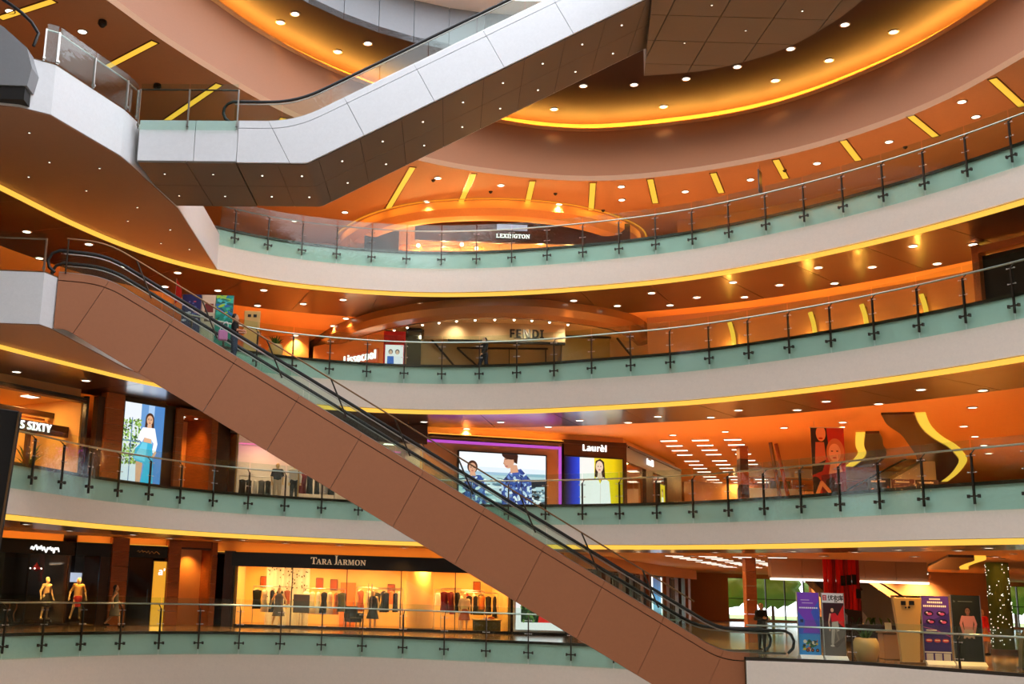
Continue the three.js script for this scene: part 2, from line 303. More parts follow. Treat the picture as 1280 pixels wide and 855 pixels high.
{
  const rf = structGroup('ceiling', 'dark brown upper ceiling with an oval skylight opening');
  part(rf, 'ceiling_board', plate([[XL, ZF], [XR, ZF], [XR, ZB], [XL, ZB]], 25.9, 26.2, [oval(1, 64)]), M.ceildark);
  const n = 64, O = oval(1, n), O2 = oval(1, n, -0.25);
  for (let i = 0; i < n; i++) {                     // grey upstand panels round the skylight
    const j = (i + 1) % n, t = 0.012, L = (a, b, u) => [a[0] + (b[0] - a[0]) * u, a[1] + (b[1] - a[1]) * u];
    part(rf, 'upstand_panel', plate([L(O[i], O[j], t), L(O[i], O[j], 1 - t), L(O2[i], O2[j], 1 - t), L(O2[i], O2[j], t)], 25.92, 28), M.grey);
  }
  part(rf, 'skylight_ledge', plate(oval(1, 72, -0.4), 28, 28.3, [oval(1, 72, 1.3)]), M.white);
  part(rf, 'skylight_curb', plate(oval(1, 72, 1.0), 28.3, 29.4, [oval(1, 72, 1.35)]), M.white);
  for (let x = -9.5; x <= 21; x += 3) { const h = OV.rz * Math.sqrt(Math.max(0, 1 - ((x - OV.x) / OV.rx) ** 2)); part(rf, 'skylight_bar', box(0.12, 0.25, 2 * h, x, 29.5, OV.z), M.white); }
}
struct('wall_left', span(XL - 0.4, XL, -7, 30, ZB, ZF), M.wallwhite);
struct('wall_right', span(XR, XR + 0.4, -7, 30, ZB, ZF), M.wallwhite);
struct('wall_front', span(XL, XR, -7, 26.2, ZF, ZF + 0.4), M.wallwhite);
struct('floor', span(XL, XR, -7, -6.6, ZB, ZF), M.atriumfloor, 'lower atrium floor');
// upper landing soffit (tiled) at the head of the upper escalator
{
  const up = structGroup('floor', 'tiled brown underside of the landing above the upper escalator');
  const c = plan([[9, -38.25], [11.2, -37.6], [13.2, -36], [14.3, -33.8], [14.8, -31.2], [14.9, -27]]).sub(0, 14).map((p) => [p.x, p.z]);
  const poly = [[7.3, -26], [7.95, -32.4], ...c];
  part(up, 'slab', plate(poly, 20.66, 22.4), M.under);
  for (let i = 0; i < 5; i++) for (let j = 0; j < 8; j++) {   // soffit tiles clipped to the curved edge
    let q = poly.map(([x, z]) => [x, -z]); const x0 = 7 + i * 1.75, z0 = 25 + j * 1.75, g = 0.015;
    q = clip(q, 1, 0, x0 + g); q = clip(q, -1, 0, -(x0 + 1.75 - g)); q = clip(q, 0, 1, z0 + g); q = clip(q, 0, -1, -(z0 + 1.75 - g));
    if (q.length > 2) part(up, 'soffit_tile', plate(q.map(([x, z]) => [x, -z]), 20.6, 20.66), M.under);
  }
  for (const [x, z] of [[9.8, -35.6], [11.6, -34.6], [13, -33.2], [10, -33], [12, -31.6]]) studLamp(x, 20.6, z, 'tiny pin light in the tiled underside of the highest landing', 'pin lights under the highest landing');
}
// ---------------------------------------------------------------- downlights
function downlight(y, label, group, pw, r = 0.13) {
  const t = new THREE.Group(); t.name = 'downlight'; tag(t, label, 'light', group);
  part(t, 'trim_ring', lathe([[r, -0.025], [r * 1.3, -0.02], [r * 1.35, 0], [r, 0.01]], 16), M.steel);
  part(t, 'lens', new THREE.CylinderGeometry(r, r, 0.02, 16).translate(0, -0.008, 0), M.lens);
  return t;
}
function downlights(y, list, label, group, pw = 30, r = 0.15, ang = 1.0) {
  const src = downlight(y, label, group, pw, r);
  for (const [x, z] of list) {
    const d = src.clone(); d.name = numbered('downlight'); d.position.set(x, y, z); scene.add(d);
    const s = new THREE.SpotLight(WARM, pw, 0, ang, 0.7, 2); s.name = 'lamp'; s.position.set(0, -0.04, 0); s.target.position.set(0, -3, 0); s.target.name = 'aim'; s.castShadow = true; s.shadow.radius = 5; d.add(s, s.target);
  }
}
downlights(20.5, [[1.9, -49.2], [1.5, -52.5], [4.9, -49.9], [4.8, -52.6], [8, -52.3], [10.5, -49.6], [10.9, -51.4], [-2.6, -54.5], [13.6, -50], [16.1, -48.2], [18.3, -46], [20.3, -43.4], [21.3, -39.4], [22.5, -40.7], [-11.1, -35.9], [-13.2, -34.6], [-5.3, -56.1]],
  'round downlight in the orange ceiling between the radial slot lights', 'downlights of the top gallery ceiling', 60, 0.15);
downlights(25.9, [[-1.5, -46.7], [8.9, -50.4], [11.3, -50.1], [7.9, -53.2], [13.3, -52.5], [13.6, -49.3], [15.6, -47.9], [17.4, -46], [18.9, -43.7], [17.8, -49.2], [19.5, -47], [21.2, -44.2], [-5.3, -45], [-2.9, -47.6], [-4.6, -44.2]],
  'round downlight in the dark brown upper ceiling beside the amber cove', 'downlights of the dark upper ceiling', 3, 0.17, 0.4);
downlights(14.7, [[-14, -40.8], [-12, -42.2], [-14.6, -44.4], [-11.3, -45.3], [-9.2, -46], [-10.2, -48.4], [-7.9, -48.8], [-5.8, -48.5], [-6.4, -51.4], [-4.2, -50.8], [-2.3, -49.8], [-0.4, -51.7], [1.3, -50.1], [3.2, -51.4], [4.8, -49.7], [6.8, -50.9], [8.1, -48.7], [8.9, -51], [10.2, -49.4], [11.2, -47], [12.5, -49], [14.1, -44.9], [13.3, -47.5], [15.3, -47.2], [16.1, -45.1], [18.2, -44.6], [16.7, -42.4], [18.7, -42.1], [19, -39.3], [20.9, -41.4], [21, -38.9]],
  'round downlight in the lacquered brown soffit over the third gallery', 'downlights over the third gallery', 65);
downlights(14.72, [[14.6, -52.5], [16.7, -50.9], [18.7, -49], [20.6, -46.8], [22.3, -44.8], [25.1, -46.6], [-3, -55.3], [-5.1, -57.8], [-2.3, -53.6]],
  'round downlight in the orange painted ceiling behind the brown soffit of the third gallery', 'downlights in the orange ceiling of the third gallery', 90);
downlights(9.0, [[-13.3, -39.2], [-11.2, -40.6], [-10.7, -44], [0, -50.2], [1.5, -48.6], [3.5, -50.4], [4.8, -48], [7, -49], [8, -46.8], [10.1, -47], [10.9, -45.1], [13, -44.9], [13.5, -42.9], [15.6, -42.4], [15.9, -40.3], [17.9, -40.5], [18, -37.4], [20, -37.2]],
  'round downlight in the lacquered brown soffit over the second gallery', 'downlights over the second gallery', 60);
downlights(9.02, [[-14, -44.3], [-15.7, -45.4], [12.9, -50.6], [14.8, -49], [16.8, -47.3], [18.5, -45.3], [20.1, -43.2], [21.5, -40.8], [23.5, -45.4], [25.4, -48.2], [27.2, -50.9], [28.9, -53.7]],
  'round downlight in the orange painted ceiling at the back of the second gallery', 'downlights in the orange ceiling of the second gallery', 110);
downlights(3.6, [[-11.9, -37.5], [-11.7, -42], [-9.8, -44], [-8.9, -46.9], [-7, -47.2], [-4.3, -48.6], [-2, -49.4], [0.8, -50], [3.5, -49.6], [10.2, -46], [12.8, -44.2], [14.7, -41], [16.5, -40], [16.7, -37], [18.3, -36.3], [18, -33.9], [-13.5, -39], [-5.8, -46.3]],
  'round downlight in the lacquered brown soffit over the ground gallery', 'downlights over the ground gallery', 40);
downlights(3.62, [[17.5, -45.4], [15.5, -47], [20, -43], [22, -41], [24.5, -39], [13.5, -50]], 'round downlight in the orange painted ceiling of the ground floor hall', 'downlights in the ground floor hall', 110);
// radial slot lights in the top gallery ceiling
[[-13.7, -35.1, -11.5, -33.8], [-10.9, -38.6, -8.7, -36.5], [-10.1, -44.1, -6.9, -39.8], [-5.6, -45.1, -4.7, -42.8], [-0.4, -53.7, 0.7, -47.9], [3.1, -53.3, 3.5, -48.5], [6.5, -53.4, 6.3, -49.2], [9.7, -53, 9.1, -49.2], [12.6, -51.7, 11.6, -48.5], [15.3, -50, 14.2, -47.5], [17.6, -47.9, 16.4, -45.7], [19.9, -45.5, 18.4, -43.4], [21.9, -42.7, 20, -40.8], [23.7, -39.6, 21.4, -37.4]].forEach(([x0, z0, x1, z1]) => {
  const L = Math.hypot(x1 - x0, z1 - z0), a = Math.atan2(-(z1 - z0), x1 - x0);
  const t = thing('slot_light', 'yellow slot light set radially in the orange top gallery ceiling', 'light', [(x0 + x1) / 2, 20.5, (z0 + z1) / 2], a, 'radial slot lights of the top gallery');
  part(t, 'frame', merge([span(-L / 2 - 0.04, L / 2 + 0.04, -0.03, 0.01, 0.13, 0.17), span(-L / 2 - 0.04, L / 2 + 0.04, -0.03, 0.01, -0.17, -0.13), span(-L / 2 - 0.04, -L / 2, -0.03, 0.01, -0.17, 0.17), span(L / 2, L / 2 + 0.04, -0.03, 0.01, -0.17, 0.17)]), M.bronze);
  part(t, 'diffuser', span(-L / 2, L / 2, -0.02, 0.01, -0.13, 0.13), M.slot);
  const r = new THREE.RectAreaLight(AMBER, 5, L, 0.26); r.position.set(0, -0.04, 0); r.rotation.x = -Math.PI / 2; r.name = 'slot_glow'; t.add(r);
});
// ---------------------------------------------------------------- escalators
// local frame: x runs along the escalator, z = 0 is the face towards the camera, -W the far face
function rounded(pts, r) {                   // polyline in x, y with its corners eased
  const out = [pts[0]];
  for (let i = 1; i + 1 < pts.length; i++) {
    const [a, b, c] = [pts[i - 1], pts[i], pts[i + 1]], la = Math.hypot(a[0] - b[0], a[1] - b[1]), lc = Math.hypot(c[0] - b[0], c[1] - b[1]), k = Math.min(r, la / 2, lc / 2);
    const p = [b[0] + (a[0] - b[0]) / la * k, b[1] + (a[1] - b[1]) / la * k], q = [b[0] + (c[0] - b[0]) / lc * k, b[1] + (c[1] - b[1]) / lc * k];
    for (let j = 0; j <= 6; j++) { const t = j / 6; out.push([(1 - t) ** 2 * p[0] + 2 * t * (1 - t) * b[0] + t * t * q[0], (1 - t) ** 2 * p[1] + 2 * t * (1 - t) * b[1] + t * t * q[1]]); }
  }
  out.push(pts[pts.length - 1]); return out;
}
const yAt = (path, x) => { for (let i = 0; i + 1 < path.length; i++) if (x <= path[i + 1][0]) { const t = (x - path[i][0]) / (path[i + 1][0] - path[i][0]); return path[i][1] + (path[i + 1][1] - path[i][1]) * t; } return path[path.length - 1][1]; };
const lift = (path, d) => path.map(([x, y]) => [x, y + d]);
const cut = (path, x0, x1) => [[x0, yAt(path, x0)], ...path.filter((p) => p[0] > x0 + 1e-3 && p[0] < x1 - 1e-3), [x1, yAt(path, x1)]];
const strip = (path, d0, d1) => [...lift(path, d0), ...lift(path, d1).reverse()];
function escalator(o) {
  const { W, top, bot, m } = o, x0 = top[0][0], x1 = top[top.length - 1][0], sl = o.slope, nl = Math.hypot(1, sl);
  const t = thing('escalator', o.label, 'escalator', o.pos, o.turn);
  const face = [...bot, ...top.slice().reverse()];
  const bl2 = lift(bot, o.recess ?? 0), body = [...bl2, ...lift(top, 0.24).reverse()];
  part(t, 'truss', extr(body, W - 0.16).translate(0, 0, -W + 0.08), M.blackmatte);
  // cladding panels with joints square to the incline
  const a = 1 / nl, b = sl / nl, us = face.map((p) => a * p[0] + b * p[1]), u0 = Math.min(...us), u1 = Math.max(...us);
  for (let u = u0 - 1, k = 0; u < u1; u += o.joint, k++) {
    let q = clip(face, a, b, u + 0.008); q = clip(q, -a, -b, -(u + o.joint - 0.008));
    if (q.length < 3) continue;
    part(t, 'cladding_panel', extr(q, 0.08).translate(0, 0, -0.08), m.side);
    const qf = clip(clip([...bl2, ...top.slice().reverse()], a, b, u + 0.008), -a, -b, -(u + o.joint - 0.008)); if (qf.length > 2) part(t, 'cladding_panel', extr(qf, 0.08).translate(0, 0, -W), m.side);
    let s2 = clip(strip(top, 0.035, 0.27), a, b, u + 0.006); s2 = clip(s2, -a, -b, -(u + o.joint - 0.006));
    if (s2.length > 2) { part(t, 'coping_panel', extr(s2, 0.14).translate(0, 0, -0.16), m.side); part(t, 'coping_panel', extr(s2, 0.14).translate(0, 0, -W + 0.02), m.side); }
  }
  // underside panels in rows
  const bl = []; for (let i = 0; i + 1 < bot.length; i++) bl.push(Math.hypot(bot[i + 1][0] - bot[i][0], bot[i + 1][1] - bot[i][1]));
  for (let x = bot[0][0]; x < bot[bot.length - 1][0] - 0.05; x += o.tile) {
    const xe = Math.min(x + o.tile, bot[bot.length - 1][0]), seg = cut(bl2, x + 0.008, xe - 0.008);
    for (let r = 0; r < o.rows; r++) {
      const w = (W - 0.16) / o.rows;
      part(t, 'soffit_panel', extr(strip(seg, -0.03, 0.02), w - 0.018).translate(0, 0, -W + 0.08 + r * w + 0.009), m.under);
      if (o.lamps) { const xm = (x + xe) / 2, ym = yAt(bot, xm) - 0.04, la = part(t, 'pin_light', new THREE.CylinderGeometry(0.032, 0.032, 0.02, 10).translate(xm, ym, -W + 0.08 + (r + 0.5) * w), M.lenssmall); }
    }
  }
  const H = 0.98, ext = o.ext ?? [0, 0], rail = [[x0 - ext[0], top[0][1]], ...top, [x1 + ext[1], top[top.length - 1][1]]];
  for (const [z, name] of [[-0.14, 'near'], [-W + 0.14, 'far'], ...(o.double ? [[-W / 2 - 0.1, 'mid'], [-W / 2 + 0.1, 'mid']] : [])]) {
    const R0 = rail[0][0], R1 = rail[rail.length - 1][0];
    for (let x = R0; x < R1 - 0.1; x += 1.55) part(t, 'glass_pane', extr(strip(cut(rail, x + 0.012, Math.min(x + 1.55, R1) - 0.012), 0.26, H - 0.03), 0.012).translate(0, 0, z), M.glass);
    const path = lift(rail, H), E = path[path.length - 1], S = path[0], hp = [];
    const loop = (cx, cy, sgn) => [1.2, 0.6, 0, -0.6, -1.2].map((q) => [cx + sgn * 0.36 * Math.cos(q), cy - 0.36 + 0.36 * Math.sin(q), z + 0.006]);
    for (const q of loop(S[0], S[1], -1).reverse()) hp.push(q);
    for (const p of path) hp.push([p[0], p[1], z + 0.006]);
    for (const q of loop(E[0], E[1], 1)) hp.push(q);
    const hr = part(t, 'handrail', tube(hp, 0.05, 8, 120), M.rubber);
    part(hr, 'handrail_guide', tube(lift(rail, H - 0.09).map(([x, y]) => [x, y, z + 0.006]), 0.02, 6, 100), M.steel);
    part(hr, 'inner_deck', extr(strip(rail, 0.24, 0.3), 0.16).translate(0, 0, z - 0.07), M.steel);
  }
  // moving steps
  const sx0 = Math.min(...top.map((p) => p[0])) + 0.6, sx1 = x1 - 0.4;
  for (const [za, zb] of o.double ? [[-0.3, -W / 2 + 0.28], [-W / 2 - 0.28, -W + 0.3]] : [[-0.3, -W + 0.3]])
    for (let x = sx0; x < sx1; x += 0.4) part(t, 'step', span(x, x + 0.41, yAt(top, x + 0.2) - 0.05, yAt(top, x + 0.2) + 0.12, zb, za), M.step);
  if (o.guard) {                              // outer guard rail on slanted posts
    const g = lift(cut(top, o.guard[0], o.guard[1]), 1.33), gr = part(t, 'guard_rail', tube(g.map(([x, y]) => [x, y, 0.02]), 0.026, 8, 100), M.bronze);
    for (let x = o.guard[0] + 0.05; x <= o.guard[1]; x += 2.05) { const y = yAt(top, x) + 1.33, d = Math.abs(yAt(top, x + 0.3) - yAt(top, x - 0.3)) > 0.1 ? sl : 0; part(gr, 'guard_post', bar([x, y, 0.02], [x - d * 0.98, y - 1.1 + d * 0.1, 0.02], 0.026, 6), M.darksteel); }
  }
  return t;
}
const mainTop = rounded([[0, 10.62], [1.35, 10.6], [21.3, -0.06], [22.6, -0.08]], 1.2);
const mainBot = rounded([[0, 9.16], [0.35, 9.16], [20.6, -1.7], [22.6, -1.75]], 0.25);
escalator({ label: 'long copper brown escalator running down from the white landing to the ground gallery', pos: [-10.08, 0, -32.55], turn: Math.atan2(4.5, 21.7), W: 1.7, top: mainTop, bot: mainBot, slope: -0.534, joint: 2.25, tile: 2.1, rows: 1, m: { side: M.clad, under: M.darkwood }, ext: [0, 1.0], guard: [0.15, 20.4], recess: 0.32 });
const upTop = rounded([[3.3, 16.09], [5.1, 16.09], [19.6, 23.85], [21.5, 23.85]], 1.2);
const upBot = rounded([[3.3, 14.95], [5.55, 14.95], [19.2, 22.25], [21.5, 22.3]], 0.15);
escalator({ label: 'pale sided upper escalator with tiled brown underside rising towards the skylight', pos: [-8.4, 0, -33.75], turn: -0.055, W: 4.2, top: upTop, bot: upBot, slope: 0.535, joint: 2.5, tile: 1.3, rows: 2, double: true, lamps: true, m: { side: M.cladwhite, under: M.under }, ext: [0.2, 0] });
{ // level deck that carries the foot of the upper escalator
  const d = structGroup('floor', 'level deck with brown underside at the foot of the upper escalator', [-8.4, 0, -33.75], -0.055);
  for (const [a, b] of [[0.1, 1.9], [1.92, 3.28]]) part(d, 'fascia_panel', span(a, b, 14.98, 16.35, -0.1, 0), M.cladwhite);
  part(d, 'deck', span(0.1, 3.28, 15.0, 16.4, -4.2, -0.1), M.floor);
  for (let i = 0; i < 2; i++) for (let r = 0; r < 2; r++) part(d, 'soffit_panel', span(0.12 + i * 1.58, 1.68 + i * 1.58, 14.92, 15, -4.2 + r * 2.1 + 0.01, -2.1 + r * 2.1 - 0.01), M.under);
  for (const [x, z] of [[0.8, -1], [2.4, -1], [0.9, -3.1], [2.5, -3.1]]) studLamp(-8.4 + x, 14.92, -33.75 + z + x * 0.055, 'tiny pin light under the deck at the foot of the upper escalator', 'pin lights under the escalator deck');
}
straightRail([[-8.35, -33.72], [-5.15, -33.55]], 16.4, 'glass rail with steel posts on the deck at the foot of the upper escalator', M.darksteel, 0.42);
{ // second escalator leaving the upper landing towards the near side, only its foot is in view
  const t = thing('escalator', 'grey escalator foot with black underside beside the chamfered landing', 'escalator', [-10.9, 0, -29.3], 0);
  part(t, 'cladding_panel', extr([[0.12, 15.35], [0.2, 15.9], [0, 16.5], [-0.7, 17.1], [-6, 20.2], [-6, 18.2], [-0.9, 15.35]], 1.5).translate(0.35, 0, -1.4), M.grey);
  part(t, 'truss', extr([[0.1, 14.95], [0.1, 15.33], [-0.9, 15.33], [-6, 18.15], [-6, 17.6], [-0.9, 14.95]], 1.4).translate(0.3, 0, -1.35), M.blackmatte);
  part(t, 'handrail', tube([[0.5, 16.6, 0], [0.6, 17.0, 0], [0.2, 17.5, 0], [-0.8, 18.2, 0], [-6, 21.2, 0]], 0.05), M.rubber);
}
// dark display board hanging near the left edge
{
  const t = thing('sign_pylon', 'tall dark grey pylon with thin bronze edge standing in the near left of the atrium', 'pylon', [-5.83, 0, -16]);
  part(t, 'panel', extr([[-0.9, -6.5], [-0.1, -6.5], [0.53, 4.25], [-0.9, 4.42]], 0.14, 0.01), M.blackmatte);
  part(t, 'edge_trim', bar([-0.08, -6.5, 0.15], [0.55, 4.24, 0.15], 0.016), M.bronze);
  part(t, 'base', rbox(1.4, 0.1, 0.6, 0.02, -0.5, -6.55, 0.07), M.darksteel);
}
// ---------------------------------------------------------------- shop walls: local x along the wall, y up, +z towards the atrium
const seg = (P, Q, y) => { const L = Math.hypot(Q[0] - P[0], Q[1] - P[1]), a = Math.atan2(-(Q[1] - P[1]), Q[0] - P[0]), dx = (Q[0] - P[0]) / L, dz = (Q[1] - P[1]) / L; return { L, a, y, P, at: (s, h = 0, z = 0) => [P[0] + dx * s - dz * z, y + h, P[1] + dz * s + dx * z] }; };
const A1 = seg([-18.5, -39], [-12.9, -47.2], 0), B1 = seg([-12.9, -47.2], [-7.6, -50.4], 0), C1 = seg([-7.6, -50.4], [8, -51.2], 0);
const A2 = seg([-16.6, -35.2], [-11.6, -42.6], 5.3), B2 = seg([-11.6, -42.6], [-7, -47.8], 5.3), C2 = seg([-7, -47.8], [8, -51.2], 5.3);
const on = (g, name, label, cat, s = 0, h = 0, z = 0, group, turn = 0) => thing(name, label, cat, g.at(s, h, z), g.a + turn, group);
const sOn = (g, name, label) => structGroup(name, label, g.at(0), g.a);
const rlight = (parent, x, y, z, w, h, I, color = WARM, rx = -Math.PI / 2) => { const r = new THREE.RectAreaLight(color, I, w, h); r.position.set(x, y, z); r.rotation.x = rx; r.name = 'panel_glow'; parent.add(r); return r; };
const emis = (map, e) => new THREE.MeshStandardMaterial({ color: 0x111111, emissive: 0xffffff, emissiveMap: map, emissiveIntensity: e, roughness: 0.3, name: 'lit_print' });
const prt = (map, r = 0.5) => new THREE.MeshStandardMaterial({ map, roughness: r, name: 'print' });
// drawing prints
function print(w, h, draw) { const c = document.createElement('canvas'); c.width = w; c.height = h; const x = c.getContext('2d'); draw(x, w, h); const t = new THREE.CanvasTexture(c); t.colorSpace = THREE.SRGBColorSpace; return t; }
const fill = (x, col, pts) => { x.fillStyle = col; x.beginPath(); pts.forEach((p, i) => (i ? x.lineTo(p[0], p[1]) : x.moveTo(p[0], p[1]))); x.closePath(); x.fill(); };
const ell = (x, col, cx, cy, rx, ry, rot = 0) => { x.fillStyle = col; x.beginPath(); x.ellipse(cx, cy, rx, ry, rot, 0, 6.2832); x.fill(); };
const line = (x, col, w, pts) => { x.strokeStyle = col; x.lineWidth = w; x.lineCap = 'round'; x.lineJoin = 'round'; x.beginPath(); pts.forEach((p, i) => (i ? x.lineTo(p[0], p[1]) : x.moveTo(p[0], p[1]))); x.stroke(); };
function face(x, cx, cy, r, skin, hair, long = 0) {
  ell(x, hair, cx, cy - r * 0.15, r * 1.02, r * 1.22); if (long) fill(x, hair, [[cx - r * 1.02, cy - r * 0.2], [cx - r * 1.1, cy + r * long], [cx - r * 0.5, cy + r * long], [cx - r * 0.6, cy], [cx + r * 0.6, cy], [cx + r * 0.5, cy + r * long], [cx + r * 1.1, cy + r * long], [cx + r * 1.02, cy - r * 0.2]]);
  ell(x, skin, cx, cy + r * 0.08, r * 0.74, r * 0.98);
  for (const s of [-1, 1]) { ell(x, '#2a1a14', cx + s * r * 0.3, cy - r * 0.02, r * 0.13, r * 0.07); line(x, '#3a241a', r * 0.06, [[cx + s * r * 0.15, cy - r * 0.2], [cx + s * r * 0.45, cy - r * 0.22]]); }
  line(x, '#b07a60', r * 0.06, [[cx, cy], [cx - r * 0.08, cy + r * 0.35], [cx + r * 0.06, cy + r * 0.37]]); ell(x, '#a83a3a', cx, cy + r * 0.62, r * 0.22, r * 0.08);
}
// soft lit shop sign fittings, framed openings
function pilaster(g, s0, s1, h, label, z0 = -0.25, z1 = 0.18) {
  const t = sOn(g, 'trim', label);
  const n = Math.round(h / 0.62);
  for (let i = 0; i < n; i++) part(t, 'veneer_panel', rbox(s1 - s0, h / n - 0.012, z1 - z0, 0.01, (s0 + s1) / 2, h * (i + 0.5) / n, (z0 + z1) / 2), M.wood);
  return t;
}
function bulkhead(g, s0, s1, y0, y1, lights, label, I = 9) {   // pale band over the shopfronts lit by a hidden strip on the ledge below
  const w = sOn(g, 'trim', label);
  part(w, 'band', span(s0, s1, y0 - 0.1, y1 + 0.02, -0.45, -0.3), M.ceil);
  part(w, 'ledge', span(s0, s1, y0 - 0.14, y0 - 0.06, -0.32, 0.06), M.darkwood);
  const c = on(g, 'cove_light', label.replace('amber band', 'amber strip light'), 'light');
  part(c, 'diffuser', span(s0 + 0.05, s1 - 0.05, y0 - 0.06, y0 - 0.03, -0.08, 0.0), M.cove);
  const n = Math.max(1, Math.round((s1 - s0) / 3));
  for (let i = 0; i < n; i++) { const r = rlight(c, s0 + (s1 - s0) * (i + 0.5) / n, y0 - 0.02, -0.04, (s1 - s0) / n, 0.08, I, AMBER); r.rotation.set(0.95, 0, 0); }
}
// garments ------------------------------------------------------------
const cloth = {}; for (const [k, c] of Object.entries({ black: 0x15120f, cream: 0xe8d6b4, red: 0x8f1420, orange: 0xd9762a, olive: 0x4a4a26, white: 0xf0e8dc, grey: 0x6d6a66, navy: 0x1c2230, rust: 0xa4501e, gold: 0xc79a4a, scarlet: 0xd81818 })) cloth[k] = std('cloth_' + k, c, 0.85);
function loft(rings, n = 14) {                 // rings: [y, halfWidth, halfDepth, zOffset]
  const pos = [], idx = [], uv = [];
  rings.forEach(([y, a, b, z = 0], k) => { for (let i = 0; i <= n; i++) { const t = i / n * 6.28319; pos.push(a * Math.cos(t), y, z + b * Math.sin(t) * (1 + 0.12 * Math.sin(7 * t) * (k / rings.length))); uv.push(i / n, k / rings.length); } });
  for (let k = 0; k + 1 < rings.length; k++) for (let i = 0; i < n; i++) { const q = k * (n + 1) + i; idx.push(q, q + 1, q + n + 1, q + 1, q + n + 2, q + n + 1); }
  const c0 = pos.length / 3; pos.push(0, rings[0][0], 0, 0, rings[rings.length - 1][0], 0); uv.push(0, 0, 0, 0);
  for (let i = 0; i < n; i++) { idx.push(c0, i + 1, i); const q = (rings.length - 1) * (n + 1) + i; idx.push(c0 + 1, q, q + 1); }
  const g = new THREE.BufferGeometry(); g.setAttribute('position', new THREE.Float32BufferAttribute(pos, 3)); g.setAttribute('uv', new THREE.Float32BufferAttribute(uv, 2)); g.setIndex(idx); g.computeVertexNormals(); return g;
}
const gDress = loft([[0, 0.05, 0.04], [-0.04, 0.17, 0.06], [-0.1, 0.2, 0.08], [-0.25, 0.17, 0.09], [-0.42, 0.15, 0.08], [-0.7, 0.21, 0.1], [-0.98, 0.26, 0.12]]);
const gCoat = merge([loft([[0, 0.06, 0.05], [-0.04, 0.19, 0.08], [-0.12, 0.22, 0.1], [-0.45, 0.21, 0.1], [-0.85, 0.25, 0.12]]), loft([[-0.04, 0.06, 0.06], [-0.35, 0.07, 0.065], [-0.62, 0.055, 0.05]]).rotateZ(-0.12).translate(0.2, 0, 0), loft([[-0.04, 0.06, 0.06], [-0.35, 0.07, 0.065], [-0.62, 0.055, 0.05]]).rotateZ(0.12).translate(-0.2, 0, 0)]);
const gBlouse = merge([loft([[0, 0.05, 0.04], [-0.04, 0.17, 0.07], [-0.12, 0.2, 0.09], [-0.35, 0.18, 0.08], [-0.6, 0.2, 0.1]]), loft([[-0.04, 0.055, 0.05], [-0.3, 0.06, 0.05]]).rotateZ(-0.35).translate(0.18, 0, 0), loft([[-0.04, 0.055, 0.05], [-0.3, 0.06, 0.05]]).rotateZ(0.35).translate(-0.18, 0, 0)]);
const gHanger = merge([bar([-0.18, -0.03, 0], [0, 0.05, 0], 0.008, 5), bar([0.18, -0.03, 0], [0, 0.05, 0], 0.008, 5), bar([0, 0.05, 0], [0, 0.15, 0], 0.006, 5)]);
const KIND = { dress: gDress, coat: gCoat, blouse: gBlouse };
function garment(pos, kind, color, turn, label, group) {
  const t = thing('hanging_garment', label, 'clothing', pos, turn, group);
  part(t, kind === 'dress' ? 'dress_body' : 'jacket_body', KIND[kind], cloth[color]); part(t, 'hanger', gHanger, M.steel); return t;
}
function rack(g, s, h, z, len, ht, label, items, rowLabel, group) {
  const t = on(g, 'clothes_rail', label, 'clothes rail', s, h, z);
  part(t, 'rail', bar([-len / 2, ht, 0], [len / 2, ht, 0], 0.018), M.steel);
  for (const q of [-len / 2, len / 2]) part(t, 'upright', bar([q, 0, 0], [q, ht, 0], 0.018), M.steel);
  part(t, 'foot', merge([box(0.04, 0.03, 0.5, -len / 2, 0.015, 0), box(0.04, 0.03, 0.5, len / 2, 0.015, 0)]), M.steel);
  items.forEach(([kind, color], i) => { const p = g.at(s - len / 2 + len * (i + 0.5) / items.length, h + ht - 0.15, z); garment(p, kind, color, g.a + 0.75 + 0.25 * (i % 3), `${{ black: 'black', cream: 'cream', red: 'dark red', orange: 'orange', olive: 'olive green', white: 'white', grey: 'grey', navy: 'navy', rust: 'rust brown', gold: 'gold', scarlet: 'scarlet' }[color]} ${kind} ${rowLabel}`, group); });
}
